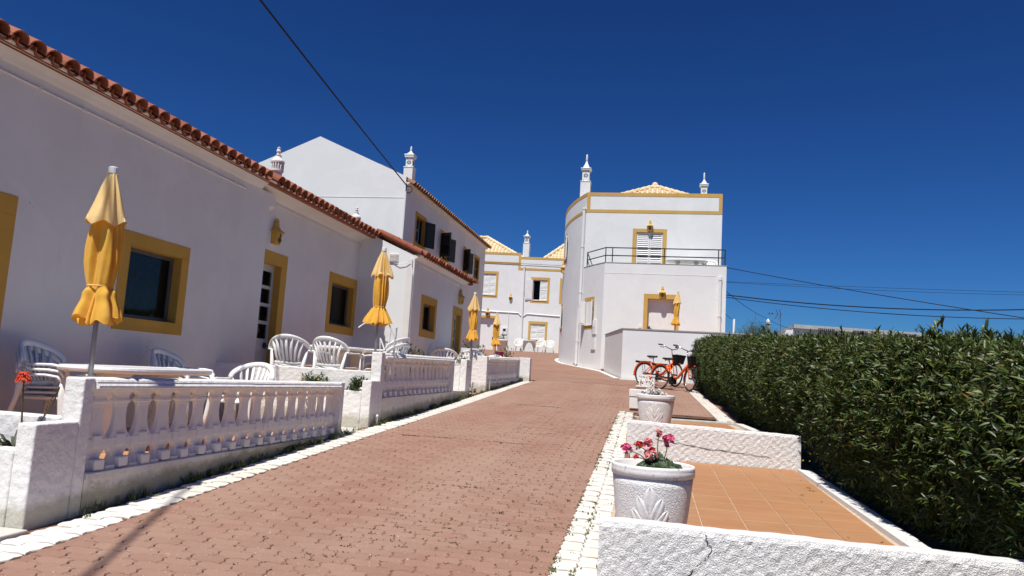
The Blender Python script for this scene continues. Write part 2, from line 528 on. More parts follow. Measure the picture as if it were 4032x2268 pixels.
g = MB()
ys = [-60, -20, 0, 10, 20, 26, 29, 31, 34, 37, 45, 55, 80, 200, 900]
for a, b in zip(ys[:-1], ys[1:]):
    za, zb = gz(min(a, 60)) - .16, gz(min(b, 60)) - .16
    g.add([(-700, a, za), (700, a, za), (700, b, zb), (-700, b, zb)], [(0, 1, 2, 3)])
structure(g.build('ground', 'ground'))

road = MB()
yy = [.4 + i * .8 for i in range(27)]
for a, b in zip(yy[:-1], yy[1:]):
    b = min(b, 21.15)
    xr = 1.75 if a > 13 else -.2
    road.add([(-3.62, a, gz(a) - .0085), (xr, a, gz(a) - .0085), (xr, b, gz(b) - .0085), (-3.62, b, gz(b) - .0085)], [(0, 1, 2, 3)])
road_o = structure(road.build('road', 'joint_sand'))

fr = MB()
yy = [21.15, 22, 23.5, 25, 26, 27, 28, 29, 30, 31, 32, 33, 34, 35, 36, 38, 41, 44, 47, 50, 54]
for a, b in zip(yy[:-1], yy[1:]):
    fr.add([(-16, a, gz(a) - .002), (4, a, gz(a) - .002), (4, b, gz(b) - .002), (-16, b, gz(b) - .002)], [(0, 1, 2, 3)])
structure(fr.build('upper_road', 'far_paving'))

def paver_shape(L, W, a=.0075, b=.011, gap=.0032, ch=.0045, x0=None, x1=None):
    """wavy interlocking paver: returns verts, faces; long side along x, centred; x0..x1 clips it"""
    l0 = -L / 2 if x0 is None else x0
    l1 = L / 2 if x1 is None else x1
    def wave(x):
        t = ((x / L) * 4) % 2
        return a * (1 - abs(t - 1) * 2)
    zig = [(-1, 0), (-.36, 1), (.36, -1)]
    def ring(ins):
        w = W / 2 - ins
        A = l0 + ins; B = l1 - ins
        xs = [A + (B - A) * i / 4 for i in range(5)]
        bot = [(x, -w + wave(x)) for x in xs]
        top = [(x, w + wave(x)) for x in reversed(xs)]
        rt = [(B + b * e, w * t) for t, e in zig[1:]]
        lt = [(A + b * e, w * t) for t, e in reversed(zig[1:])]
        return bot + rt + top + lt
    r1 = ring(gap + ch); r2 = ring(gap)
    n = len(r1)
    v = [(x, y, 0) for x, y in r1] + [(x, y, -.006) for x, y in r2] + [(x, y, -.022) for x, y in r2]
    f = [tuple(range(n))] + [(i, n + i, n + (i + 1) % n, (i + 1) % n) for i in range(n)] + [(n + i, 2 * n + i, 2 * n + (i + 1) % n, n + (i + 1) % n) for i in range(n)]
    return v, f

def paver_mesh(name, mat, L, W, **k):
    v, f = paver_shape(L, W, **k)
    me = bpy.data.meshes.new(name); me.from_pydata(v, [], f); me.materials.append(MAT[mat]); me.update()
    return me

def lay(name, mesh, x, y, parent, rz=0.0):
    o = bpy.data.objects.new(name, mesh)
    COL.objects.link(o); o.parent = parent
    o.location = (x, y, gz(y) + random.uniform(-.0028, .0022))
    o.rotation_euler = (math.atan(.055) + random.uniform(-.008, .008), random.uniform(-.008, .008), rz + random.uniform(-.007, .007))
    return o

L, W = .2, .1
cells = []
for j in range(15, 212):
    y = j * W + .05
    if y > 21.1: break
    xl = -3.215 + .03 * math.sin(y * .6)
    xr = -.5 + .004 * y * 0 if y < 13.62 else 1.13 - (y - 13.6) * .021
    if y < 13.62: xr = -.475 - .0035 * max(0, y - 4) - .02
    k = math.floor((xl - 1) / L)
    x = k * L + (L / 2 if j % 2 else 0)
    while x - L / 2 < xr:
        a, b = max(x - L / 2, xl), min(x + L / 2, xr)
        if b - a > .045: cells.append((x, y, a - x, b - x))
        x += L
whole = [c for c in cells if abs(c[2] + L / 2) < 1e-6 and abs(c[3] - L / 2) < 1e-6]
vis = sorted([c for c in whole if in_view((c[0], c[1], gz(c[1])), .0)], key=lambda c: c[0] ** 2 + c[1] ** 2)
near = set((round(c[0], 3), round(c[1], 3)) for c in vis[:300])
pm = [paver_mesh('paver', 'paver_red', L, W, a=.0075 * s, b=.011 * s, gap=gp) for s, gp in ((1, .003), (.9, .0036), (1.05, .0026))]
rest = MB()
for x, y, a, b in cells:
    if (round(x, 3), round(y, 3)) in near and abs(a + L / 2) < 1e-6 and abs(b - L / 2) < 1e-6:
        lay('paver', random.choice(pm), x, y, road_o)
    else:
        v, f = paver_shape(L, W, gap=random.choice((.0028, .0034, .004)), x0=a, x1=b)
        dz = random.uniform(-.003, .0022); tl = random.uniform(-.012, .012); tw = random.uniform(-.01, .01)
        rest.add([(x + p[0] - p[1] * tw, y + p[1] + p[0] * tw, gz(y + p[1]) + p[2] + dz + p[0] * tl) for p in v], f)
o = rest.build('pavers', 'paver_red', road_o); stuff(o)

def strip(label_name, cols, y0, y1, xf):
    base = MB()
    n = int((y1 - y0) / .6) + 1
    w = .14 * cols / 2 + .02
    for i in range(n):
        a = y0 + (y1 - y0) * i / n; b = y0 + (y1 - y0) * (i + 1) / n
        base.add([(xf(a) - w, a, gz(a) - .010), (xf(a) + w, a, gz(a) - .010), (xf(b) + w, b, gz(b) - .010), (xf(b) - w, b, gz(b) - .010)], [(0, 1, 2, 3)])
    so = structure(base.build(label_name, 'joint_white'))
    return so
wm = [paver_mesh('border_paver', 'paver_white', .2, .132, a=.007, b=.010, gap=g_, ch=.003) for g_ in (.0022, .003, .0018)]
def fill_strip(so, cols, y0, y1, xf, w=.132):
    for c in range(cols):
        y = y0 + (.1 if c % 2 else 0)
        while y < y1:
            lay('border_paver', random.choice(wm), xf(y) + (c - (cols - 1) / 2) * w, y, so, RAD(90))
            y += .2
xf = lambda y: -3.36 + .02 * math.sin(y * .6)
s1 = strip('left_border', 2, 1.4, 20.6, xf); fill_strip(s1, 2, 1.5, 20.6, xf)
xf = lambda y: -.365 - .0035 * max(0, y - 4)
s2 = strip('right_border', 2, 2.0, 13.55, xf); fill_strip(s2, 2, 2.1, 13.5, xf)
xf = lambda y: 1.27 - (y - 13.6) * .021
s3 = strip('hedge_border', 2, 12.95, 21.0, xf); fill_strip(s3, 2, 13.05, 21.0, xf)
# white line painted round the foot of the right-hand building is built with that building

# ------------------------------------------------------------------ left terraces
FX = -3.55          # outer face of the balustrade walls
def floor_slab(name, x0, x1, y0, y1, z, zb=None):
    m = MB(); m.box(x0, x1, y0, y1, (zb if zb is not None else z - .5), z - .012)
    o = structure(m.build(name, 'grout'))
    t = MB(); s = .3
    x = x0
    while x < x1 - .02:
        y = y0
        while y < y1 - .02:
            a, b = min(x + s, x1) - .004, min(y + s, y1) - .004
            t.box(x + .004, a, y + .004, b, z - .02, z + random.uniform(-.001, .001))
            y += s
        x += s
    tt = t.build('floor_tiles', 'terrace_tile', o); stuff(tt)
    return o
floor_slab('terrace_floor', -6.0, -3.68, 4.30, 9.45, -.88, -1.4)
floor_slab('terrace_floor', -6.2, -3.68, 9.58, 14.15, -.47, -1.2)
floor_slab('terrace_floor', -4.95, -3.68, 15.98, 21.2, -.35, -1.0)
floor_slab('terrace_floor', -4.95, -3.60, 14.50, 15.96, -.44, -1.0)

# baluster: (fraction from the top, gap between neighbours / pitch, depth / pitch)
BAL = [(0, .0, .20), (.035, .0, .20), (.05, .16, .18), (.10, .46, .15), (.135, .42, .15), (.152, .30, .19), (.175, .32, .19), (.19, .42, .14), (.24, .50, .11), (.31, .53, .11), (.38, .52, .11),
       (.45, .47, .115), (.52, .38, .13), (.57, .24, .145), (.605, .05, .16), (.615, .0, .185), (.70, .0, .185), (.735, .06, .17), (.78, .32, .15), (.83, .44, .14), (.88, .33, .16), (.925, .06, .19), (.935, .0, .21), (1, .0, .21)]
def baluster_mesh(p, h):
    v = []; f = []
    n = 8
    for t, gp, dp in BAL:
        hw = (1 - gp) * p / 2 - .0015; hd = dp * p * .72; c = .32
        z = h * (1 - t)
        for (sx, sy) in ((1, 1 - c), (1 - c * hd / hw if hw > hd else 1 - c, 1), (-(1 - c * hd / hw if hw > hd else 1 - c), 1), (-1, 1 - c), (-1, -(1 - c)), (-(1 - c * hd / hw if hw > hd else 1 - c), -1), ((1 - c * hd / hw if hw > hd else 1 - c), -1), (1, -(1 - c))):
            v.append((hd * sy, hw * sx, z))
    for j in range(len(BAL) - 1):
        for k in range(n):
            k2 = (k + 1) % n
            f.append((j * n + k, (j + 1) * n + k, (j + 1) * n + k2, j * n + k2))
    f.append(tuple(range(n))); f.append(tuple(range((len(BAL) - 1) * n + n - 1, (len(BAL) - 1) * n - 1, -1)))
    me = bpy.data.meshes.new('baluster'); me.from_pydata(v, [], f); me.materials.append(MAT['cast_white']); me.update()
    return me

def balustrade(label, y0, y1, rail0, rail1, led0, led1, n, end=True):
    t = thing('balustrade', label, 'balustrade', (FX - .065, (y0 + y1) / 2, gz((y0 + y1) / 2)), group='white precast balustrades along the left terraces')
    ln = y1 - y0
    # plinth wall, with the ledge the balusters stand on
    m = MB(); m.prism_y([(FX - .14, gz(y0) - .25), (FX, gz(y0) - .25), (FX, led0 - .045), (FX - .14, led0 - .045)], y0, y1, 0, led1 - led0)
    m.build('plinth', 'plaster_plinth', t)
    m = MB(); m.prism_y([(FX - .15, led0 - .045), (FX + .014, led0 - .045), (FX + .014, led0 - .006), (FX + .004, led0), (FX - .15, led0)], y0, y1, 0, led1 - led0)
    m.build('ledge', 'plaster_plinth', t)
    m = MB()
    hp = [(-.045, 0), (-.012, -.004), (.006, -.014), (.014, -.028), (.005, -.033), (.018, -.040), (.030, -.052), (.032, -.066), (.022, -.074)]
    pr = [(FX + a_, b_) for a_, b_ in hp] + [(FX - .145 - a_, b_) for a_, b_ in reversed(hp)]
    pr = pr[::-1]
    ns = 4
    for i in range(ns):
        a = y0 + ln * i / ns; b = y0 + ln * (i + 1) / ns - .002
        z = rail0 + (rail1 - rail0) * i / ns + random.uniform(-.003, .003)
        m.prism_y([(x, z + q) for x, q in pr], a, b, 0, (rail1 - rail0) / ns)
    m.build('rail', 'plaster_wall', t)
    p = ln / n
    h = (rail0 + rail1) / 2 - .068 - (led0 + led1) / 2 + .02
    me = baluster_mesh(p, h)
    bl = bpy.data.meshes.new('foot_block')
    q = MB(); w = p * .20
    q.box(-.045, .022, -w, w, 0, .072)
    bl.from_pydata(q.v, [], q.f); bl.materials.append(MAT['cast_white'])
    cb = bpy.data.meshes.new('die_block')
    q = MB(); q.box(-.01, .024, -w * .9, w * .9, -.055, .03); cb.from_pydata(q.v, [], q.f); cb.materials.append(MAT['cast_white'])
    for i in range(n):
        yc = y0 + p * (i + .5)
        s = (yc - y0) / ln
        zb = led0 + (led1 - led0) * s
        o = bpy.data.objects.new('baluster', me); COL.objects.link(o); o.parent = t
        o.location = Vector((FX - .072, yc, zb - .012)) - Vector(OFF[t.name])
        o.rotation_euler = (random.uniform(-.006, .006), random.uniform(-.01, .01), 0)
        OFF[o.name] = (0, 0, 0)
        fb = bpy.data.objects.new('foot_block', bl); COL.objects.link(fb); fb.parent = t
        fb.location = Vector((FX - .022, yc + p * .04, zb + .001 + random.uniform(-.002, .006))) - Vector(OFF[t.name])
        fb.rotation_euler = (random.uniform(-.03, .03), 0, random.uniform(-.04, .04))
        q2 = bpy.data.objects.new('die_block', cb); COL.objects.link(q2); q2.parent = t
        q2.location = Vector((FX - .056, yc + p * .02, zb + h * .36)) - Vector(OFF[t.name])
        if i < n - 1:
            f2 = bpy.data.objects.new('filler_block', bl); COL.objects.link(f2); f2.parent = t
            f2.location = Vector((FX - .030, yc + p * .52, zb - .035 + random.uniform(-.006, .006))) - Vector(OFF[t.name]); f2.scale = (1, .95, .8)
        for ob in (fb, q2):
            b = ob.modifiers.new('Bevel', 'BEVEL'); b.width = .008; b.segments = 2
    if end:
        m = MB(); m.box(FX - .16, FX + .012, y1 + .001, y1 + .10, gz(y1) - .2, rail1 - .004)
        m.build('end_slab', 'plaster_wall', t, bevel=.006)
    return t

balustrade('long white balustrade on the nearest terrace, behind the parked plastic table', 4.27, 8.17, -.180, -.205, -.79, -.80, 17)
balustrade('middle white balustrade below the second parasol from the camera', 9.58, 13.10, .19, .245, -.41, -.37, 16)
balustrade('farthest white balustrade at the top of the row of terraces', 16.10, 20.00, .37, .47, -.25, -.17, 17)

def planter(label, y0, y1, ytop, ztop, notch, zpost, dx=.75, base=None, gr='planter walls at the terrace ends'):
    """stepped wall: planter box with a pillar at its lane-side corner and a taller post behind it"""
    t = thing('planter_wall', label, 'planter', (FX - .3, y0, gz(y0)), group=gr)
    b = gz(y0) - .25 if base is None else base
    m = MB()
    m.box(FX - .13, FX, y0, y1, b, ztop)                            # pillar
    m.build('pillar', 'plaster_wall', t, bevel=.012, seg=3)
    m = MB(); m.box(FX - dx, FX - .131, y0 + .001, y0 + .10, b, notch)
    m.build('front_wall', 'plaster_wall', t, bevel=.010, seg=3)
    if zpost is not None:
        m = MB(); m.box(FX - .145, FX + .002, y1 + .001, ytop, b, zpost)
        m.build('post', 'plaster_wall', t, bevel=.012, seg=3)
    m = MB(); m.box(FX - dx, FX - .132, y0 + .102, y1, b, notch - .05)
    m.build('soil', 'soil', t)
    return t
planter('low white planter wall with a red-flowering aloe, nearest the camera', 3.83, 4.17, 4.268, -.455, -.61, -.18)
planter('stepped white planter wall between the first and second terrace', 9.15, 9.45, 9.578, -.185, -.33, .195)
planter('white planter wall after the middle balustrade', 14.15, 14.50, 14.5, .245, .11, None, .5)

def divider(label, y0, y1, x0, x1, z, zb):
    m = MB(); m.box(x0, x1, y0, y1, zb, z)
    o = m.build('divider_wall', 'plaster_wall', bevel=.012, seg=3)
    tag(o, label, 'wall', 'divider walls between the left terraces')
divider('white dividing wall behind the nearest planter, left edge', 4.172, 4.30, -5.998, FX - .147, -.44, -1.4)
divider('cracked white dividing wall in front of two plastic chairs', 9.452, 9.579, -6.198, FX - .147, -.065, -1.2)
m = MB(); m.box(-3.92, FX + .003, 15.96, 16.098, gz(16) - .2, .375)
tag(m.build('gate_wall', 'plaster_wall', bevel=.012, seg=3), 'broad white wall end before the farthest balustrade', 'wall')
m = MB(); m.box(-4.6, -3.921, 15.962, 16.09, gz(16) - .2, .32)
tag(m.build('divider_wall', 'plaster_wall', bevel=.012, seg=3), 'white dividing wall left of the broad wall end, third terrace', 'wall', 'divider walls between the left terraces')
m = MB(); m.box(-3.62, -3.30, 20.35, 20.62, gz(20.3) - .2, .49)
tag(m.build('gate_pillar', 'plaster_wall', bevel=.012, seg=3), 'short white pillar standing past the farthest balustrade', 'pillar')
m = MB(); m.prism_y([(FX - .13, gz(13.2) - .25), (FX, gz(13.2) - .25), (FX, -.385), (FX - .13, -.385)], 13.202, 14.148)
tag(m.build('sill_wall', 'plaster_plinth', bevel=.008), 'low stained sill wall between middle balustrade and planter', 'wall')
m = MB(); m.box(FX - .9, FX + .012, 13.2, 14.147, -.384, -.36)
tag(m.build('doorstep', 'marble', bevel=.006), 'thin white stone cap on the low stained sill wall', 'step')
m = MB(); m.box(-4.9, FX + .03, 8.275, 9.148, -.845, -.80); m.box(-4.9, FX - .03, 8.275, 9.148, -1.2, -.846)
tag(m.build('doorstep', 'marble', bevel=.008), 'pale marble doorstep between the two nearest balustrades', 'step')
m = MB(); m.box(-4.9, FX + .045, 2.6, 3.826, -1.09, -1.055); m.box(-4.9, FX, 2.6, 3.826, -1.5, -1.091)
tag(m.build('doorstep', 'marble', bevel=.008), 'marble doorstep in the bottom left corner', 'step')
for y_, z_, lab in ((9.35, .10, 'bent white pipe stub at the foot of the second planter wall'), (14.62, .24, 'short white pipe stub before the third terrace entrance'), (16.2, .26, 'grey pipe stub at the foot of the broad wall end')):
    m = MB(); b = gz(y_)
    m.tube([(FX + .03, y_, b - .05), (FX + .03, y_, b + z_), (FX + .05, y_ - .03, b + z_ + .03)], .018, 8)
    tag(m.build('pipe_stub', 'pipe_white', smooth=True), lab, 'pipe')

# ------------------------------------------------------------------ right terraces: low walls, tiles, kerbs
def rwall(label, y0, y1, x0, x1, z0, z1, zb, nx=220):
    """rough-cast wall: front face really uneven"""
    t = MB()
    nz = 26
    seed = random.random() * 10
    def rough(u, w):
        return .0016 * math.sin(u * 61 + 3 * math.sin(w * 43 + seed)) + .0016 * math.sin(w * 77 + 2.5 * math.sin(u * 49 + seed)) + .002 * math.sin(u * 3.1 + seed) * math.sin(w * 5)
    vv = []; ff = []
    for i in range(nx + 1):
        u = i / nx; x = x0 + (x1 - x0) * u
        top = z0 + (z1 - z0) * u + .0025 * math.sin(x * 9 + seed) + .0012 * math.sin(x * 41)
        for k in range(nz + 1):
            w = k / nz; z = zb + (top - zb) * w
            r = rough(x, z) + random.uniform(-.0012, .0012)
            if k == nz: r -= .010
            if k == nz - 1: z -= .004
            vv.append((x, y0 - r, z))
        vv.append((x, y0 + .03, top + .006)); vv.append((x, y1 - .03, top + .006)); vv.append((x, y1, top - .012)); vv.append((x, y1, zb))
    S = nz + 5
    for i in range(nx):
        for k in range(S - 1):
            ff.append((i * S + k, (i + 1) * S + k, (i + 1) * S + k + 1, i * S + k + 1))
    ff.append(tuple(range(S))); ff.append(tuple(range(nx * S + S - 1, nx * S - 1, -1)))
    t.add(vv, ff)
    o = t.build('low_wall', 'plaster_spatter', smooth=False)
    return tag(o, label, 'wall', 'rough white low walls beside the lane')
w1 = rwall('rough white low wall in the foreground, cracked, below the near flowerpot', 4.0, 4.14, -.235, 2.6, -.73, -.755, -1.35)
w2 = rwall('rough white low wall between the two flowerpots, with a long crack', 8.7, 8.83, -.24, 1.655, -.445, -.49, -.98)
def crack(pts, wall, r=.0035):
    m = MB()
    P = []
    for i in range(len(pts) - 1):
        for k in range(5):
            s = k / 5
            P.append([pts[i][j] + (pts[i + 1][j] - pts[i][j]) * s + (random.uniform(-.008, .008) if j != 1 else 0) for j in range(3)])
    P.append(pts[-1])
    m.tube(P, [r * random.uniform(.5, 1.6) for _ in P], 5)
    o = m.build('crack', 'dark_interior', wall)
crack([(.31, 3.998, -.748), (.31, 3.998, -.79), (.345, 3.998, -.83), (.30, 3.998, -.87), (.24, 3.998, -.93), (.20, 3.998, -1.0)], w1, .0017)
crack([(.10, 8.697, -.64), (.35, 8.697, -.66), (.7, 8.697, -.70), (1.0, 8.697, -.715), (1.35, 8.697, -.745)], w2, .0024)

tile_me = bpy.data.meshes.new('floor_tile')
q = MB()
s = .146
q.add([(-s, -s, -.02), (s, -s, -.02), (s, s, -.02), (-s, s, -.02), (-s, -s, -.003), (s, -s, -.003), (s, s, -.003), (-s, s, -.003), (-s + .003, -s + .003, 0), (s - .003, -s + .003, 0), (s - .003, s - .003, 0), (-s + .003, s - .003, 0)],
      [(8, 9, 10, 11), (4, 5, 9, 8), (5, 6, 10, 9), (6, 7, 11, 10), (7, 4, 8, 11), (0, 1, 5, 4), (1, 2, 6, 5), (2, 3, 7, 6), (3, 0, 4, 7)])
tile_me.from_pydata(q.v, [], q.f); tile_me.materials.append(MAT['floor_tile'])
def tiled(y0, y1, z0, slope, x0, n):
    m = MB()
    m.prism_y([(x0 - .02, z0 - .4), (x0 + n * .3 + .12, z0 - .4), (x0 + n * .3 + .12, z0 - .007), (x0 - .02, z0 - .007)], y0, y1, 0, slope * (y1 - y0))
    so = structure(m.build('tiled_terrace', 'grout'))
    ny = int((y1 - y0) / .3 + .5)
    for i in range(n):
        for j in range(ny):
            o = bpy.data.objects.new('floor_tile', tile_me); COL.objects.link(o); o.parent = so
            y = y0 + .15 + j * .3
            o.location = (x0 + .15 + i * .3, y, z0 + slope * (y - y0) + random.uniform(-.0008, .0008))
            o.rotation_euler = (math.atan(slope) + random.uniform(-.003, .003), random.uniform(-.003, .003), 0)
tiled(4.15, 8.68, -.975, .0275, -.215, 6)
tiled(8.84, 12.75, -.60, .0, -.235, 5)
m = MB(); m.box(-.24, 1.40, 12.76, 12.95, gz(12.8) - .3, -.575)
for k in range(3): pass
tag(structure(m.build('kerb', 'grey_slab', bevel=.01)), None, None)
# plastered kerb between tiles and hedge
m = MB()
yk = [4.12 + i * .22 for i in range(40)]
for a, b in zip(yk[:-1], yk[1:]):
    za = (-.975 + .0275 * (a - 4.15) if a < 8.7 else -.60) + .03; zb_ = (-.975 + .0275 * (b - 4.15) if b < 8.7 else -.60) + .03
    if a < 8.7 < b: continue
    xa = 1.70 - (a - 4) * .012 - (.16 if a > 8.7 else 0); xb = 1.70 - (b - 4) * .012 - (.16 if b > 8.7 else 0)
    j = random.uniform(-.008, .008)
    m.hexa([(xa - .075, a, za - .4), (xa + .085 + j, a, za - .4), (xb + .085, b, zb_ - .4), (xb - .075, b, zb_ - .4), (xa - .06, a, za), (xa + .085 + j, a, za - .01), (xb + .085, b, zb_ - .01), (xb - .06, b, zb_)])
structure(m.build('hedge_kerb', 'plaster_spatter'))
# ------------------------------------------------------------------ building parts
def wall_panel(m, F, u0, u1, v0, v1, holes, t=.165, mi=0):
    us = sorted(set([u0, u1] + [h[0] for h in holes] + [h[1] for h in holes]))
    vsn = sorted(set([v0, v1] + [h[2] for h in holes] + [h[3] for h in holes]))
    us = [u for u in us if u0 <= u <= u1]; vsn = [v for v in vsn if v0 <= v <= v1]
    def solid(i, k):
        if i < 0 or k < 0 or i >= len(us) - 1 or k >= len(vsn) - 1: return False
        cu, cv = (us[i] + us[i + 1]) / 2, (vsn[k] + vsn[k + 1]) / 2
        return not any(h[0] < cu < h[1] and h[2] < cv < h[3] for h in holes)
    P = lambda u, v, d: fp(F, u, v, d)
    for i in range(len(us) - 1):
        for k in range(len(vsn) - 1):
            if not solid(i, k): continue
            a, b, c, d = us[i], us[i + 1], vsn[k], vsn[k + 1]
            m.add([P(a, c, 0), P(b, c, 0), P(b, d, 0), P(a, d, 0)], [(0, 1, 2, 3)], mi)
            m.add([P(a, c, -t), P(b, c, -t), P(b, d, -t), P(a, d, -t)], [(3, 2, 1, 0)], mi)
            if not solid(i - 1, k): m.add([P(a, c, 0), P(a, d, 0), P(a, d, -t), P(a, c, -t)], [(0, 1, 2, 3)], mi)
            if not solid(i + 1, k): m.add([P(b, c, 0), P(b, d, 0), P(b, d, -t), P(b, c, -t)], [(3, 2, 1, 0)], mi)
            if not solid(i, k - 1): m.add([P(a, c, 0), P(b, c, 0), P(b, c, -t), P(a, c, -t)], [(3, 2, 1, 0)], mi)
            if not solid(i, k + 1): m.add([P(a, d, 0), P(b, d, 0), P(b, d, -t), P(a, d, -t)], [(0, 1, 2, 3)], mi)

def hole(u0, u1, v0, v1): return (u0 - .012, u1 + .012, v0 - .012, v1 + .012)

def surround(m, F, u0, u1, v0, v1, bl, br, bt, bb, rd=.16, pr=.008, bottom=True):
    """painted band round an opening plus the painted reveal inside it"""
    e = .012
    m.obox(F, u0 - bl, u0 - e, v0, v1, -.01, pr); m.obox(F, u1 + e, u1 + br, v0, v1, -.01, pr)
    m.obox(F, u0 - bl, u1 + br, v1 + e, v1 + bt, -.01, pr)
    m.obox(F, u0 - bl, u0 - e, v1, v1 + e, -.01, pr); m.obox(F, u1 + e, u1 + br, v1, v1 + e, -.01, pr)
    m.obox(F, u0 - e, u0, v0, v1, -rd, pr); m.obox(F, u1, u1 + e, v0, v1, -rd, pr)
    m.obox(F, u0 - e, u1 + e, v1, v1 + e, -rd, pr)
    if bottom:
        m.obox(F, u0 - bl, u1 + br, v0 - bb, v0 - e, -.01, pr)
        m.obox(F, u0 - bl, u0 - e, v0 - e, v0, -.01, pr); m.obox(F, u1 + e, u1 + br, v0 - e, v0, -.01, pr)
        m.obox(F, u0 - e, u1 + e, v0 - e, v0, -rd, pr)

def pane_mesh(F, u0, u1, v0, v1, d): m = MB(); m.obox(F, u0, u1, v0, v1, d, d + .006); return m

def curtain_mesh(F, u0, u1, v0, v1, d, n=44):
    m = MB(); vv = []; ff = []
    ph = random.random() * 6
    for i in range(n + 1):
        u = u0 + (u1 - u0) * i / n
        dd = d + .02 * math.sin(i * 1.3 + ph) + .012 * math.sin(i * .53 + ph)
        vv += [fp(F, u, v0, dd), fp(F, u, v1, dd)]
    for i in range(n): ff.append((2 * i, 2 * i + 2, 2 * i + 3, 2 * i + 1))
    m.add(vv, ff); return m

def window(parent, F, u0, u1, v0, v1, band, paint='ochre', rd=.115, mull=.5, frame='frame_grey', label=None):
    """sliding window: surround, frame, panes, curtain"""
    m = MB(); fw = .045; d0 = -rd - .05; d1 = -rd - .002
    m.obox(F, u0 - .01, u0 + fw, v0 - .01, v1 + .01, d0, d1); m.obox(F, u1 - fw, u1 + .01, v0 - .01, v1 + .01, d0, d1)
    m.obox(F, u0 + fw, u1 - fw, v0 - .01, v0 + fw, d0, d1); m.obox(F, u0 + fw, u1 - fw, v1 - fw, v1 + .01, d0, d1)
    uc = u0 + (u1 - u0) * mull
    m.obox(F, uc - .022, uc + .022, v0 + fw, v1 - fw, d0, d1 - .004)
    w = m.build('window', frame, parent)
    if label: w['label'] = label
    s = MB(); surround(s, F, u0, u1, v0, v1, *band, rd=rd); s.build('surround', paint, w, bevel=.003)
    pane_mesh(F, u0 + fw, uc - .022, v0 + fw, v1 - fw, d0 + .02).build('pane', 'window_glass', w)
    pane_mesh(F, uc + .022, u1 - fw, v0 + fw, v1 - fw, d0 + .02).build('pane', 'window_glass', w)
    curtain_mesh(F, u0 - .13, u1 + .13, v0, v1, d0 - .07).build('curtain', 'curtain', w, smooth=True)
    b = MB(); b.obox(F, u0 - .15, u1 + .7, v0 - .3, v1 + .3, d0 - .30, d0 - .16); b.build('room_shade', 'dark_interior', w)  # black slab behind the curtain, the unlit room's shade as colour
    return w

def leaf_mesh(m, F, u0, u1, v0, v1, d, th=.035, pitch=.078, st=.05, mid=True, back=True):
    """louvred shutter leaf"""
    m.obox(F, u0, u0 + st, v0, v1, d, d + th); m.obox(F, u1 - st, u1, v0, v1, d, d + th)
    m.obox(F, u0 + st, u1 - st, v0, v0 + st * 1.2, d, d + th); m.obox(F, u0 + st, u1 - st, v1 - st, v1, d, d + th)
    a, b = v0 + st * 1.2, v1 - st
    if mid:
        c = (a + b) / 2; m.obox(F, u0 + st, u1 - st, c - .03, c + .03, d, d + th)
    n = max(2, int((b - a) / pitch))
    for i in range(n):
        z = a + (b - a) * (i + .5) / n
        h = (b - a) / n * .42
        P = lambda u, v, dd: fp(F, u, v, dd)
        A, B = u0 + st, u1 - st
        m.hexa([P(A, z - h, d + th * .95), P(B, z - h, d + th * .95), P(B, z + h * .55, d + th * .12), P(A, z + h * .55, d + th * .12),
                P(A, z - h + .010, d + th * .95), P(B, z - h + .010, d + th * .95), P(B, z + h * .55 + .010, d + th * .12), P(A, z + h * .55 + .010, d + th * .12)])
    m.obox(F, u0 + st, u1 - st, a, b, d - .012, d - .009, 1 if back else 0)  # closed leaf: dark sheet paints the shade between the slats

def shuttered(parent, F, u0, u1, v0, v1, band, paint='ochre_bright', leafmat='white_paint', name='window', rd=.12, opened=(None, None), label=None, sill=True, bottom=True):
    m = MB(); surround(m, F, u0, u1, v0, v1, *band, rd=rd, bottom=bottom)
    w = m.build(name, paint, parent)
    if label: w['label'] = label
    uc = (u0 + u1) / 2
    b = MB(); b.obox(F, u0 - .1, u1 + .1, v0 - .1, v1 + .1, -rd - .20, -rd - .12); b.build('room_shade', 'dark_interior', w)
    if opened != (None, None):
        f = MB(); fw = .05
        f.obox(F, u0, u0 + fw, v0, v1, -rd - .05, -rd); f.obox(F, u1 - fw, u1, v0, v1, -rd - .05, -rd); f.obox(F, u0 + fw, u1 - fw, v0, v0 + fw, -rd - .05, -rd); f.obox(F, u0 + fw, u1 - fw, v1 - fw, v1, -rd - .05, -rd)
        f.obox(F, uc - .02, uc + .02, v0 + fw, v1 - fw, -rd - .045, -rd - .003)
        f.build('frame', leafmat, w)
        pane_mesh(F, u0 + fw, u1 - fw, v0 + fw, v1 - fw, -rd - .03).build('pane', 'window_glass', w)
    for k, (a, bb) in enumerate(((u0 + .006, uc - .003), (uc + .003, u1 - .006))):
        l = MB()
        if opened[k] is None: leaf_mesh(l, F, a, bb, v0 + .012, v1 - .012, -.075)
        else:
            hinge = u0 - .01 if k == 0 else u1 + .01
            F2 = turn(F, hinge, .02, opened[k])
            wd = bb - a
            if k == 0: leaf_mesh(l, F2, 0, wd, v0 + .012, v1 - .012, 0, back=False)
            else: leaf_mesh(l, F2, -wd, 0, v0 + .012, v1 - .012, 0, back=False)
        l.build('shutter', [leafmat, 'dark_interior'], w)
    if sill:
        s = MB(); s.obox(F, u0 - .02, u1 + .02, v0 - .03, v0 - .001, -rd, .045); s.build('sill', 'white_paint' if leafmat == 'white_paint' else paint, w)
    return w

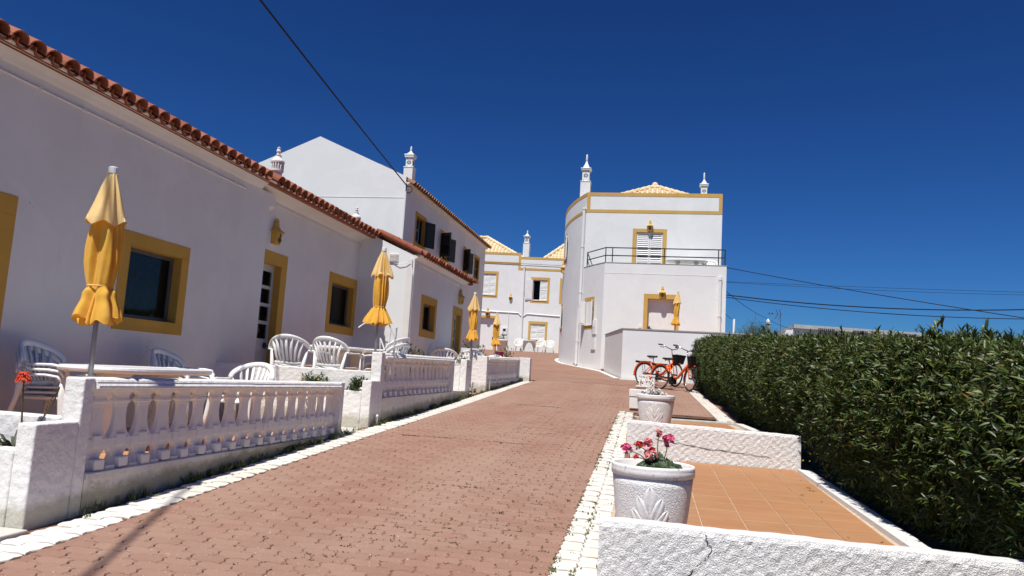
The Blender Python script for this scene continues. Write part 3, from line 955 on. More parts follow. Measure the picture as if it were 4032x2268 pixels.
def pane_door(parent, F, u0, u1, v0, v1, band, n=4, paint='ochre', rd=.20, lab=None):
    """aluminium door: n dark panes over a plain panel"""
    d0, d1 = -rd - .05, -rd - .004
    m = MB(); fw = .03
    m.obox(F, u0 - .01, u0 + .022, v0, v1 + .01, d0, d1 + .003); m.obox(F, u1 - .022, u1 + .01, v0, v1 + .01, d0, d1 + .003); m.obox(F, u0 + .022, u1 - .022, v1 - .05, v1 + .01, d0, d1 + .003)
    m.obox(F, u0 + .024, u0 + .024 + fw, v0, v1 - .052, d0, d1); m.obox(F, u1 - .024 - fw, u1 - .024, v0, v1 - .052, d0, d1)
    a, b = u0 + .024 + fw, u1 - .024 - fw
    H = v1 - .052 - v0
    lo = v0 + H * .30; mid = v0 + H * .41
    m.obox(F, a, b, v0, v0 + .09, d0, d1); m.obox(F, a, b, lo, mid, d0, d1); m.obox(F, a, b, v0 + .09, lo, d0 + .01, d1 - .014)
    top = v1 - .052
    ph = (top - mid) / n
    for i in range(n): m.obox(F, a, b, mid + ph * (i + 1) - .055, mid + ph * (i + 1), d0, d1)
    dr = m.build('door', 'aluminium', parent, bevel=.002)
    if lab: dr['label'] = lab
    s = MB(); surround(s, F, u0, u1, v0, v1, *band, rd=rd, bottom=False); s.build('surround', paint, dr, bevel=.003)
    for i in range(n): pane_mesh(F, a, b, mid + ph * i, mid + ph * (i + 1) - .055, d0 + .02).build('pane', 'window_glass', dr)
    h = MB(); h.obox(F, u1 - .13, u1 - .05, (lo + mid) / 2 - .05, (lo + mid) / 2 + .05, d1, d1 + .012); h.obox(F, u1 - .16, u1 - .07, (lo + mid) / 2 - .015, (lo + mid) / 2 + .015, d1 + .012, d1 + .05)
    h.build('handle', 'black_plastic', dr)
    b2 = MB(); b2.obox(F, u0 - .1, u1 + .7, v0 - .05, v1 + .4, d0 - .22, d0 - .10); b2.build('room_shade', 'dark_interior', dr)
    return dr

def plain_door(parent, F, u0, u1, v0, v1, band, paint='ochre_bright', rd=.20, handle_left=True):
    m = MB(); m.obox(F, u0, u1, v0, v1, -rd - .05, -rd - .004)
    for k in range(1): m.obox(F, u0 + .1, u1 - .1, v0 + .2, v1 - .1, -rd - .004, -rd + .004)
    d = m.build('door', 'white_paint', parent, bevel=.003)
    s = MB(); surround(s, F, u0, u1, v0, v1, *band, rd=rd, bottom=False); s.build('surround', paint, d)
    h = MB(); uh = u0 + .09 if handle_left else u1 - .09
    h.obox(F, uh - .03, uh + .03, v0 + .95, v0 + 1.15, -rd, -rd + .012); h.obox(F, uh - .01, uh + .1, v0 + 1.04, v0 + 1.065, -rd + .012, -rd + .06)
    h.build('handle', 'black_plastic', d)
    return d

def tile_shell(ln, r0, r1, n=6, th=.012, concave=False):
    v = []; f = []
    for (x, r) in ((0, r0), (-ln, r1)):
        for rr in (r, r - th):
            for k in range(n + 1):
                a = math.pi * k / n
                v.append((x, rr * math.cos(a), (-rr if concave else rr) * math.sin(a)))
    N = n + 1
    for k in range(n):
        f.append((k, k + 1, 2 * N + k + 1, 2 * N + k)); f.append((N + k, 3 * N + k, 3 * N + k + 1, N + k + 1))
        f.append((k, N + k, N + k + 1, k + 1)); f.append((2 * N + k, 2 * N + k + 1, 3 * N + k + 1, 3 * N + k))
    return v, f

cover_v, cover_f = tile_shell(.46, .099, .082, 8, .014)
chan_v, chan_f = tile_shell(.44, .085, .098, 6, .014, concave=True)
cover_me = bpy.data.meshes.new('roof_tile'); cover_me.from_pydata(cover_v, [], cover_f); cover_me.materials.append(MAT['roof_terracotta'])
def eave_roof(parent, xe, ze, y0, y1, depth, slope, pitch=.205, single=True):
    """tiled pitched roof above an eave that runs along y at x = xe, rising towards -x"""
    c, s = math.cos(slope), math.sin(slope)
    m = MB()
    t = lambda p, y, l: (xe + (p[0] - l) * c + p[2] * s, y + p[1], ze + (l - p[0]) * s + p[2] * c)
    m.hexa([(xe - .10, y0, ze - .055 + .10 * math.tan(slope) - .02), (xe - .10, y1, ze - .055 + .10 * math.tan(slope) - .02), (xe - depth, y1, ze - .055 + depth * math.tan(slope) - .02), (xe - depth, y0, ze - .055 + depth * math.tan(slope) - .02),
            (xe - .10, y0, ze - .055 + .10 * math.tan(slope)), (xe - .10, y1, ze - .055 + .10 * math.tan(slope)), (xe - depth, y1, ze - .055 + depth * math.tan(slope)), (xe - depth, y0, ze - .055 + depth * math.tan(slope))])
    m.box(xe - .20, xe - .12, y0, y1, ze - .040, ze + .045)          # mortar bed that closes the tile ends
    n = int((y1 - y0) / pitch)
    rows = int(depth / c / .36)
    spots = []
    for i in range(n):
        yc = y0 + pitch * (i + .5)
        for r in range(rows):
            l = r * .36
            jy = random.uniform(-.006, .006)
            if r == 0 and single: spots.append((yc + jy, random.uniform(-.014, .014)))
            else: m.add([t(p, yc + jy, l) for p in cover_v], cover_f)
            if r < 2:
                m.add([t((p[0] - .045, p[1], p[2] + .028), yc + pitch / 2, l) for p in chan_v], chan_f)
    ro = m.build('roof', 'roof_terracotta', parent, smooth=False)
    for yc, j in spots:
        o = bpy.data.objects.new('roof_tile', cover_me); COL.objects.link(o); o.parent = ro
        o.location = Vector((xe + j, yc, ze - .088 + .088)) - Vector(OFF[parent.name])
        o.location.z -= .0
        o.rotation_euler = (random.uniform(-.03, .03), slope + random.uniform(-.02, .02), random.uniform(-.03, .03))
    return ro

def pitched_tiles(m, A, B, apex, pitch=.21, seg=.34, r=.075):
    """barrel tiles on the triangle A-B-apex (A, B at the eave)"""
    A, B, P = Vector(A), Vector(B), Vector(apex)
    e = (B - A).normalized(); w = (B - A).length
    up = (P - A) - e * (P - A).dot(e); h = up.length; up.normalize()
    nn = e.cross(up).normalized()
    if nn.z < 0: nn = -nn
    pa = (P - A).dot(e)
    m.add([A, B, P], [(0, 1, 2)])
    k = int(w / pitch)
    for i in range(k):
        u = w * (i + .5) / k
        H = h * (u / pa if u < pa else (w - u) / (w - pa)) if 0 < pa < w else h * (1 - u / w if pa <= 0 else u / w)
        y = 0
        while y < H - .05:
            y1 = min(y + seg + .05, H)
            vv = []; ff = []
            for (yy_, rr, lift) in ((y, r, .022), (y1, r * .9, .0)):
                for q in range(6):
                    a = math.pi * q / 5
                    vv.append(A + e * (u + rr * math.cos(a)) + up * yy_ + nn * (rr * math.sin(a) + lift))
            for q in range(5): ff.append((q, q + 1, 6 + q + 1, 6 + q))
            ff.append((0, 5, 4, 3, 2, 1))
            m.add(vv, ff)
            y += seg
def hip_line(m, a, b, r=.10, seg=.36):
    a, b = Vector(a), Vector(b); d = (b - a); n = max(1, int(d.length / seg))
    for i in range(n):
        m.tube([a + d * (i / n) + Vector((0, 0, .05)), a + d * ((i + 1.06) / n) + Vector((0, 0, .03))], [r, r * .86], 10)

def petals(m, F, cu, cv, R, n=8, d=.002, w=.15):
    """pierced rosette: shade inside its openings drawn as flat dark lenses on the face"""
    for k in range(n):
        a = 2 * math.pi * k / n + .2
        ca, sa = math.cos(a), math.sin(a)
        pts = []
        for q in range(8):
            t = q / 8 * 2 * math.pi
            x = R * (.62 + .34 * math.cos(t)); y = R * w * math.sin(t)
            pts.append(fp(F, cu + x * ca - y * sa, cv + x * sa + y * ca, d))
        m.add(pts, [tuple(range(8))])

def chimney_square(parent, x, y, zb, z1, z2, z3, z4, w, name='chimney'):
    """shaft zb..z1, pierced lantern z1..z2, cap, concave spire to z3, finial to z4"""
    m = MB(); h = w / 2
    m.box(x - h, x + h, y - h, y + h, zb, z1)
    m.box(x - h * 1.08, x + h * 1.08, y - h * 1.08, y + h * 1.08, z1, z1 + .03)
    k = h * .74
    m.box(x - k, x + k, y - k, y + k, z1 + .031, z2)
    m.box(x - h * 1.0, x + h * 1.0, y - h * 1.0, y + h * 1.0, z2, z2 + .05)
    pr = [(h * 1.52, 0), (h * 1.52, .035), (h * 1.15, .05)]
    n = 8
    for i in range(n + 1):
        s = i / n; pr.append((h * (.84 * (1 - s) ** 1.5 + .18), .05 + (z3 - z2 - .1) * s))
    m.lathe(pr, 4, (x, y, z2 + .05), rot=math.pi / 4)
    c = m.build(name, 'plaster_far', parent, bevel=.006)
    f = MB(); hh = (z4 - z3)
    f.lathe([(h * .17, -.02), (h * .24, hh * .12), (h * .17, hh * .3), (h * .25, hh * .45), (h * .15, hh * .62), (h * .20, hh * .8), (h * .04, hh)], 10, (x, y, z3))
    f.build('finial', 'plaster_far', c, smooth=True)
    g_ = MB()
    for F in (((x, y - k, 0), (1, 0, 0), (0, -1, 0)), ((x + k, y, 0), (0, 1, 0), (1, 0, 0)), ((x - k, y, 0), (0, 1, 0), (-1, 0, 0))):
        H = z2 - z1
        petals(g_, F, 0, z1 + H * .52, k * .72, 8, .004)
        for (a, b) in ((-.62, .16), (.62, .16), (-.62, .88), (.62, .88)): petals(g_, F, k * a, z1 + H * b, k * .26, 4, .004)
    g_.build('piercing_shade', 'dark_interior', c)
    return c

def chimney_round(parent, x, y, zb, z1, z2, z3, z4, r):
    m = MB()
    m.lathe([(r, zb), (r * .94, z1 - .06), (r * 1.16, z1 - .04), (r * 1.16, z1)], 20, (x, y, 0))
    m.lathe([(r * .82, z1), (r * .82, z2)], 16, (x, y, 0))
    m.lathe([(r * 1.18, z2), (r * 1.22, z2 + .03), (r * 1.12, z2 + .06), (r * .7, z2 + .10), (r * .55, z2 + .14), (r * .62, z2 + .16), (r * .42, z3 - .1), (r * .30, z3), (r * .42, z3 + .03), (r * .30, z4 - .05), (r * .36, z4 - .02), (r * .06, z4)], 20, (x, y, 0))
    c = m.build('chimney', 'cast_white', parent, smooth=False)
    b = MB()
    for k in range(14):
        a = 2 * math.pi * k / 14
        cx, cy = x + r * 1.02 * math.cos(a), y + r * 1.02 * math.sin(a)
        b.lathe([(r * .12, z1 + .001), (r * .16, (z1 + z2) / 2), (r * .12, z2 - .001)], 6, (cx, cy, 0))
    b.build('lantern_columns', 'cast_white', c)
    return c

def lamp(F, u, v, label, s=1.0, mat='ochre_lamp'):
    """ceramic wall lantern: pierced body, flared hat, turned finial; v is the height of its foot"""
    b = fp(F, u, v, 0)
    t = thing('wall_lamp', label, 'lamp', b, group='ceramic lanterns on the house walls')
    m = MB(); P = lambda uu, vv, dd: fp(F, u + uu * s, v + vv * s, dd * s)
    m.hexa([P(-.075, 0, .10), P(.075, 0, .10), P(.075, 0, 0), P(-.075, 0, 0), P(-.085, .20, .125), P(.085, .20, .125), P(.085, .20, 0), P(-.085, .20, 0)])
    m.build('body', mat, t, bevel=.006)
    m = MB(); pts = []
    pr = [(.125, .0, .17), (.118, .025, .16), (.075, .06, .11), (.055, .10, .085), (.04, .12, .07)]
    vv = []; ff = []
    for (w, z, d) in pr: vv += [P(-w, .201 + z, 0), P(-w, .201 + z, d * .55), P(-w * .6, .201 + z, d), P(w * .6, .201 + z, d), P(w, .201 + z, d * .55), P(w, .201 + z, 0)]
    for j in range(4):
        for k in range(5): ff.append((j * 6 + k, j * 6 + k + 1, j * 6 + 7 + k, j * 6 + 6 + k))
    ff.append((0, 1, 2, 3, 4, 5)[::-1]); ff.append(tuple(range(24, 30)))
    m.add(vv, ff); m.build('hat', mat, t)
    c = fp(F, u, v + .32 * s, .04 * s)
    m = MB(); m.lathe([(.045 * s, 0), (.055 * s, .02 * s), (.03 * s, .04 * s), (.046 * s, .075 * s), (.025 * s, .10 * s), (.03 * s, .115 * s), (.004 * s, .135 * s)], 12, c); m.build('finial', mat, t, smooth=True)
    m = MB()
    for (a, bb, r, w) in ((0, .10, .042, .3), (-.035, .07, .03, .4), (.035, .07, .03, .4), (0, .16, .03, .4), (0, .04, .028, .4)):
        petals(m, ((P(a, bb, .128 if bb > .12 else .118))[0], P(a, bb, .128 if bb > .12 else .118)[1], 0) and (P(a, 0, .112 + .125 * bb), F[1], F[2]), 0, bb * s, r * s, 5, .004, w)
    m.build('cutout_shade', 'dark_interior', t)
    return t

def downpipe(parent, pts, r=.045, clips=None, mat='pipe_white'):
    m = MB(); m.tube(pts, r, 12)
    for c in clips or []: m.lathe([(r * 1.22, 0), (r * 1.22, .05)], 12, c)
    return m.build('downpipe', mat, parent, smooth=False)

def conduit(parent, pts, r=.010, clip=.55):
    m = MB(); m.tube(pts, r, 6)
    for a, b in zip(pts[:-1], pts[1:]):
        d = (Vector(b) - Vector(a)).length; n = int(d / clip)
        for i in range(n):
            p = Vector(a).lerp(Vector(b), (i + .5) / n); m.box(p.x - .014, p.x + .014, p.y - .014, p.y + .014, p.z - .014, p.z + .014)
    return m.build('conduit', 'pipe_white', parent)

# ------------------------------------------------------------------ the row of low houses on the left
def FXp(x): return ((x, 0, 0), (0, 1, 0), (1, 0, 0))      # facade facing +x, u = y
def FYm(y): return ((0, y, 0), (1, 0, 0), (0, -1, 0))     # facade facing -y, u = x
SL = RAD(24)

h1 = thing('terraced_house', 'low white house nearest the camera, with a yellow-framed window behind the first parasol', 'house', (-6.0, 6.5, -.88), group='low houses in the row on the left')
F = FXp(-6.0)
m = MB()
wall_panel(m, F, 2.2, 10.48, -1.5, 2.62, [hole(7.50, 8.46, .40, 1.235), hole(4.85, 5.70, -.88, 1.22)])
m.box(-9.0, -6.252, 10.0, 10.19, -1.5, 2.6)
m.build('wall', 'plaster_house', h1)
def cove(parent, xw, y0, y1):
    m = MB(); m.prism_y([(xw - .02, 2.615), (xw + .012, 2.62), (xw + .03, 2.64), (xw + .05, 2.67), (-5.85, 2.735), (-5.83, 2.75), (-5.83, 2.765), (xw - .02, 2.765)], y0, y1)
    return m.build('cornice', 'plaster_house', parent)
cove(h1, -6.0, 2.2, 10.2)
window(h1, F, 7.50, 8.46, .40, 1.235, (.16, .15, .165, .15), mull=.06, label='window with dark curtain in a wide mustard surround')
pane_door(h1, F, 4.85, 5.70, -.88, 1.22, (.2, .2, .19, .1))
eave_roof(h1, -5.75, 2.75, 4.1, 10.2, 3.2, SL)
conduit(h1, [(-5.985, 4.5, 2.515), (-5.985, 9.75, 2.505)])
m = MB()
for k in range(15):
    yk, zk = random.choice(((8.0, .02), (8.05, .05), (7.9, -.02), (6.0, 1.3), (8.9, -.1)))
    yk += random.uniform(-.12, .12); zk += random.uniform(-.09, .09); r = random.uniform(.002, .005)
    m.box(-6.002, -5.998, yk - r, yk + r, zk - r, zk + r)
m.build('paint_chips', 'dark_interior', h1)

h2 = thing('terraced_house', 'low white house in the row\'s middle, with a glazed door and a small yellow-framed window', 'house', (-6.2, 13, -.47), group='low houses in the row on the left')
F = FXp(-6.2)
m = MB()
wall_panel(m, F, 10.2, 16.15, -1.4, 2.62, [hole(10.66, 11.40, -.47, 1.575), hole(13.45, 14.52, .775, 1.60)])
m.build('wall', 'plaster_house', h2)
cove(h2, -6.2, 10.201, 16.15)
pane_door(h2, F, 10.66, 11.40, -.47, 1.575, (.03, .2, .21, .1), rd=.12)
window(h2, F, 13.45, 14.52, .775, 1.60, (.15, .185, .19, .165), mull=.22, label='small window with a pale curtain in a mustard surround')
eave_roof(h2, -5.75, 2.75, 10.2, 16.45, 3.2, SL)
conduit(h2, [(-6.185, 10.75, 2.56), (-6.185, 15.9, 2.53), (-6.185, 16.02, 2.42)])
m = MB(); m.box(-6.2, -6.02, 10.50, 10.70, 2.44, 2.61); m.add([(-6.2, 10.50, 2.34), (-6.2, 10.70, 2.34), (-6.02, 10.70, 2.439), (-6.02, 10.50, 2.439), (-6.2, 10.50, 2.439), (-6.2, 10.70, 2.439)], [(0, 3, 4), (1, 5, 2), (0, 1, 2, 3), (0, 4, 5, 1)])
m.build('corbel', 'plaster_house', h2, bevel=.004)
m = MB(); m.box(-6.2, -6.16, 10.58, 10.66, 1.88, 2.02); m.build('junction_cover', 'pipe_white', h2, bevel=.01)
chimney_round(h2, -7.5, 13.25, 3.2, 3.80, 3.93, 4.14, 4.27, .112)
chimney_round(h2, -7.5, 17.35, 3.2, 3.58, 3.70, 3.90, 4.00, .10)
lamp(F, 11.05, 1.905, 'mustard ceramic lantern above the glazed door behind the white chairs', .95)

h3 = thing('terraced_house', 'low white house standing forward, third in the row, with sunlit side wall', 'house', (-4.95, 16.7, -.4), group='low houses in the row on the left')
X3, Y3, Z3 = -4.95, 14.67, 19.0
F = FXp(X3)
m = MB()
wall_panel(m, F, Y3, Z3, -1.2, 2.30, [hole(15.45, 16.34, .865, 1.46), hole(18.10, 18.72, -.40, 1.45)])
m.build('wall', 'plaster_house', h3)
m = MB(); m.prism_y([(-6.20, -1.2), (X3 - .002, -1.2), (X3 - .002, 2.36), (-6.20, 2.90)], Y3 + .002, Y3 + .2)
m.build('side_wall', 'plaster_far', h3)
window(h3, F, 15.45, 16.34, .865, 1.46, (.16, .155, .165, .16), mull=.5, label='small window of the third house in a mustard surround')
pane_door(h3, F, 18.10, 18.72, -.40, 1.45, (.17, .16, .19, .1), rd=.11)
m = MB(); m.prism_y([(X3 - .02, 2.295), (X3 + .01, 2.30), (X3 + .07, 2.34), (X3 + .13, 2.37), (X3 + .13, 2.39), (X3 - .02, 2.39)], Y3, Z3); m.build('cornice', 'plaster_house', h3)
eave_roof(h3, X3 + .20, 2.385, Y3 + .05, Z3 + .4, 1.3, SL, .19)
m = MB()
for k in range(3): m.tube([(X3 + .13 - .33 * k, Y3 + .01, 2.43 + .33 * k * math.tan(SL)), (X3 - .24 - .33 * k, Y3 + .01, 2.43 + (.33 * k + .37) * math.tan(SL))], [.062, .054], 10)
m.build('verge_tiles', 'roof_terracotta', h3)
conduit(h3, [(X3 + .014, Y3 + .25, 2.22), (X3 + .014, Z3 - .1, 2.20)])
downpipe(h3, [(X3 - .06, Y3 - .02, 2.28), (X3 - .06, Y3 - .02, 2.1), (X3 - .03, Y3 - .03, 1.98), (X3 - .03, Y3 - .03, -.4)], .018)
m = MB()
for k in range(6): m.box(-5.50, -5.33, Y3 - .035, Y3 + .001, 2.23 + k * .027, 2.244 + k * .027)
m.box(-5.515, -5.315, Y3 - .02, Y3 + .0015, 2.215, 2.39)
m.build('vent_grille', 'flower_white', h3)
m = MB(); m.tube([(-5.40, Y3 - .02, 2.20), (-5.27, Y3 - .03, 2.16), (-5.13, Y3 - .03, 2.19), (-5.01, Y3 - .03, 2.27)], .006, 5); m.tube([(-5.49, Y3 - .02, .57), (-5.22, Y3 - .02, .55)], .007, 5); m.build('loose_cable', 'pipe_white', h3)
lamp(F, 18.45, 1.73, 'mustard ceramic lantern above the third house\'s door', .88)

# ------------------------------------------------------------------ tall white house with the gable
bh = thing('gabled_house', 'tall white gabled house with dark louvred shutters, behind the low houses', 'house', (-6.5, 22.5, 0))
XB = -6.5; YB = 18.06; YE = 27.7
F = FXp(XB)
wins = [(19.13, 19.93), (21.62, 22.40), (24.50, 25.08), (26.06, 26.74)]
m = MB()
wall_panel(m, F, YB, YE, -.8, 4.86, [hole(a, b, 3.46, 4.22) for a, b in wins])
m.build('side_wall', 'plaster_house', bh)
m = MB(); m.add([(XB, YB - .001, -.8), (XB, YB - .001, 5.02), (-9.04, YB - .001, 6.12), (-11.7, YB - .001, 4.98), (-11.7, YB - .001, -.8)], [(0, 1, 2, 3, 4)])
m.add([(XB, YB + .25, -.8), (XB, YB + .25, 5.02), (-9.04, YB + .25, 6.12), (-11.7, YB + .25, 4.98), (-11.7, YB + .25, -.8), (XB, YB - .001, -.8), (XB, YB - .001, 5.02), (-9.04, YB - .001, 6.12), (-11.7, YB - .001, 4.98), (-11.7, YB - .001, -.8)], [(4, 3, 2, 1, 0), (6, 1, 2, 7), (7, 2, 3, 8)])
m.obox(FYm(YB - .002), -11.7, XB - .02, 4.44, 4.455, 0, .006)
m.build('gable_wall', 'plaster_gable', bh)
for i, (a, b) in enumerate(wins):
    shuttered(bh, F, a, b, 3.46, 4.22, (.10, .10, .10, .16), paint='ochre', leafmat='dark_shutter', rd=.10, opened=[(None, 2.65), (-2.0, 2.75), (-2.1, 2.75), (None, None)][i], sill=False)
m = MB()
ze = 4.86; sl = math.atan((6.12 - 4.92) / 2.54)
m.add([(XB + .17, YB + .2, ze - .02), (XB + .17, YE + .15, ze - .02), (-9.04, YE + .15, 6.04), (-9.04, YB + .2, 6.04), (-11.7, YE + .15, 4.88), (-11.7, YB + .2, 4.88)], [(0, 1, 2, 3), (3, 2, 4, 5)])
c_, s_ = math.cos(sl), math.sin(sl)
n = int((YE + .15 - YB) / .2)
for i in range(n):
    yc = YB + .16 + i * .2
    for l in (0, .36, .72):
        m.add([(XB + .2 + (p[0] - l) * c_ + p[2] * s_, yc + p[1], ze - .03 + (l - p[0]) * s_ + p[2] * c_) for p in cover_v], cover_f)
m.build('roof', 'roof_brown', bh)
m = MB(); m.prism_y([(XB, 4.78), (XB + .10, 4.84), (XB + .10, 4.87), (XB, 4.87)], YB, YE); m.build('cornice', 'plaster_house', bh)
chimney_square(bh, -6.76, 19.0, 5.0, 5.50, 5.80, 6.02, 6.14, .26)
m = MB(); m.tube([(XB + .03, YB - .03, 4.72), (XB + .03, YB - .03, 3.0)], .016, 8); m.build('conduit', 'pipe_white', bh)
m = MB(); m.tube([(XB + .03, YB - .04, 4.62), (XB + .03, YB - .04, 4.82)], .014, 6)
m.ring((XB + .10, YB - .02, 4.66), .09, .012, (0, 1, 0), 20, 6, 0, -.5, 4.2)
m.build('cable_bracket', 'black_iron', bh)
for y_ in (21.25, 21.3): pass
# ------------------------------------------------------------------ right-hand building with the rounded side
rb = thing('corner_building', 'white two-storey building with rounded side, yellow bands and a roof terrace, on the right', 'building', (0, 28.5, .3))
CX, CY, CR = 8.49, 36.05, 12.84
def cpt(t, r=CR): return (CX - r * math.cos(t), CY - r * math.sin(t))
def CF(t):
    p = cpt(t); return ((p[0], p[1], 0), (math.sin(t), -math.cos(t), 0), (-math.cos(t), -math.sin(t), 0))
def curve_wall(m, t0, t1, z0, z1, r0=CR, r1=None, n=24):
    r1 = r1 if r1 else r0 - .25
    vv = []; ff = []
    for i in range(n + 1):
        t = t0 + (t1 - t0) * i / n
        a, b = cpt(t, r0), cpt(t, r1)
        vv += [(a[0], a[1], z0), (a[0], a[1], z1), (b[0], b[1], z1), (b[0], b[1], z0)]
    for i in range(n):
        for k in range(4):
            ff.append((4 * i + k, 4 * i + (k + 1) % 4, 4 * i + 4 + (k + 1) % 4, 4 * i + 4 + k))
    ff += [(3, 2, 1, 0), (4 * n, 4 * n + 1, 4 * n + 2, 4 * n + 3)]
    m.add(vv, ff)
T0, T1, T2 = RAD(36), RAD(28.1), RAD(-45)
m = MB()
curve_wall(m, T0, T1, -.2, 4.54, n=8); curve_wall(m, T1, T2, -.2, 7.70, n=60)
m.build('curved_wall', 'plaster_far', rb)
FL = FYm(28.5); FU = FYm(30.0)
m = MB()
wall_panel(m, FL, -1.9, 2.68, -.2, 4.54, [hole(-.20, .82, 1.0, 3.20)])
m.box(2.43, 2.68, 28.752, 40, -.2, 4.5)
m.build('front_wall', 'plaster_far', rb)
m = MB()
wall_panel(m, FU, -2.84, 2.60, 3.5, 7.70, [hole(-.76, .30, 3.72, 6.08)])
m.box(2.36, 2.598, 30.252, 40, 3.5, 7.68)
m.build('upper_wall', 'plaster_far', rb)
m = MB(); m.prism_z([(-1.7, 28.76), (2.42, 28.76), (2.42, 29.99), (-2.5, 29.99)], 3.9, 4.10)
m.box(-2.4, 2.35, 30.3, 39, 7.0, 7.1)
m.build('balcony_floor', 'grey_slab', rb)
m = MB(); m.obox(FL, -1.92, 2.70, 4.541, 4.562, -.27, .012); curve_wall(m, T0 + .001, T1, 4.541, 4.562, CR + .012, CR - .26, 6)
m.build('balcony_cap', 'concrete', rb)
m = MB()
for (a, b, c, d) in ((-2.84, 2.60, 7.57, 7.715), (-2.84, 2.60, 6.87, 7.0)): m.obox(FU, a, b, c, d, -.01, .010)
for (a, b) in ((-2.84, -2.70), (2.46, 2.60)): m.obox(FU, a, b, 7.0, 7.57, -.01, .010)
m.build('parapet_band', 'ochre_bright', rb)
m = MB(); curve_wall(m, T1 + .0008, T2, 7.57, 7.715, CR + .010, CR - .02, 50); curve_wall(m, T1 + .0008, T2, 6.87, 7.0, CR + .010, CR - .02, 50)
m.build('curved_band', 'ochre_bright', rb)
m = MB(); m.obox(FL, -1.9, 2.3, 4.135, 4.150, -.002, .006); m.build('plaster_joint', 'plaster_far', rb)
plain_door(rb, FL, -.20, .82, 1.0, 3.20, (.155, .16, .18, .1), rd=.24)
shuttered(rb, FU, -.76, .30, 3.72, 6.08, (.155, .155, .145, .1), name='balcony_door', rd=.10, sill=False, bottom=False)
lamp(FL, .34, 3.22, 'yellow ceramic lantern above the ground-floor door of the rounded building', 1.02)
lamp(FU, -.23, 6.12, 'yellow ceramic lantern above the shuttered balcony door', 1.02)
# rounded side: window with open shutters, pipe, meter boxes
F = CF(RAD(31.2))
shuttered(rb, F, -.30, .30, 2.15, 3.12, (.12, .12, .14, .16), rd=.02, opened=(-1.65, 2.5), label='small side window with one shutter swung right out')
F = CF(RAD(13.5))
shuttered(rb, F, -.36, .36, 5.35, 6.35, (.12, .12, .14, .16), rd=.02, opened=(None, 2.95))
F = CF(RAD(11))
shuttered(rb, F, -.36, .36, 2.25, 3.2, (.12, .12, .14, .16), rd=.02, opened=(None, 2.9))
lamp(CF(RAD(12.5)), 0, 4.75, 'yellow lantern on the rounded wall, seen edge-on', 1.2)
m = MB(); F = CF(RAD(33.6)); m.obox(F, -.14, .14, 1.76, 2.32, 0, .05); m.obox(F, -.11, .11, 2.02, 2.26, .05, .056)
m.build('meter_box', 'white_paint', rb, bevel=.005)
m = MB(); F = CF(RAD(33.4)); m.obox(F, -.16, .16, 1.16, 1.62, 0, .05); m.build('meter_box', 'white_paint', rb, bevel=.005)
p = lambda t, z, r=.07: (*cpt(RAD(t), CR + r), z)
gzp = gz(30.5)
downpipe(rb, [p(27.6, 7.08), p(27.6, 3.1), p(27.2, 2.9), p(27.0, 2.0), p(27.0, gzp + .1), (cpt(RAD(27), CR + .12)[0], cpt(RAD(27), CR + .12)[1] - .06, gzp + .06)], .062, [p(27.6, 7.0), p(27.6, 5.4), p(27.6, 3.5), p(27.0, 1.5)])
downpipe(rb, [(2.46, 28.45, 4.10), (2.46, 28.45, 1.2)], .06, [(2.46, 28.45, 3.98), (2.46, 28.45, 2.6)])
m = MB(); m.obox(FL, -.52, -.40, 2.05, 2.16, 0, .04); m.build('socket_box', 'white_paint', rb, bevel=.004)
# roof
m = MB(); ap = (-.1, 33.2, 8.82); a, b, c, d = (-2.6, 30.4, 7.38), (2.4, 30.4, 7.38), (2.4, 36, 7.38), (-2.6, 36, 7.38)
pitched_tiles(m, a, b, ap); pitched_tiles(m, b, c, ap); pitched_tiles(m, d, a, ap); m.add([c, d, ap], [(0, 1, 2)])
rf = m.build('roof', 'roof_pale', rb)
m = MB(); hip_line(m, ap, a); hip_line(m, ap, b); m.ball((ap[0], ap[1], ap[2] + .08), .15, 10); m.build('hip_tiles', 'roof_pale', rf)
chimney_square(rb, -3.05, 31.2, 6.5, 8.45, 8.98, 9.45, 9.72, .42)
chimney_square(rb, 1.92, 31.0, 7.0, 7.82, 8.28, 8.62, 8.88, .34)
# balcony railing
m = MB()
path = [cpt(T1 + .005, CR - .1), cpt(T0 - .012, CR - .12), (2.62, 28.58), (2.62, 29.98)]
for z in (4.86, 5.17):
    m.tube([(path[0][0], path[0][1], z - (.0)), (path[1][0], path[1][1], z), (path[2][0], path[2][1], z), (path[3][0], path[3][1], z)], .022, 8)
for (x, y) in (path[0], path[1], (-1.62, 28.58), (.36, 28.58), (2.38, 28.58), path[2]): m.tube([(x, y, 4.55), (x, y, 5.17)], .02, 8)
m.build('railing', 'black_iron', rb)
# terrace wall in front
rw = thing('retaining_wall', 'white front terrace wall behind the orange bicycles', 'wall', (0, 24.45, gz(24.45)))
m = MB(); m.prism_z([(-.94, 24.45), (3.2, 24.45), (3.2, 24.65), (-.80, 24.65), (-1.56, 28.2), (-1.74, 28.2)], -.2, 1.70); m.build('wall', 'plaster_far', rw, bevel=.01)
m = MB(); m.prism_z([(-.96, 24.43), (3.2, 24.43), (3.2, 24.67), (-.78, 24.67), (-1.54, 28.2), (-1.76, 28.2)], 1.701, 1.74); m.build('cap', 'concrete', rw)
m = MB(); m.prism_z([(-.79, 24.66), (3.0, 24.66), (3.0, 28.49), (-1.55, 28.49)], .4, 1.0); structure(m.build('terrace_floor', 'terrace_tile'))
m = MB(); m.box(-1.86, -1.60, 28.24, 28.49, gz(28.3) - .1, gz(28.3) + .09); tag(m.build('doorstep', 'roof_terracotta', bevel=.01), 'small terracotta step at the rounded building\'s corner', 'step')
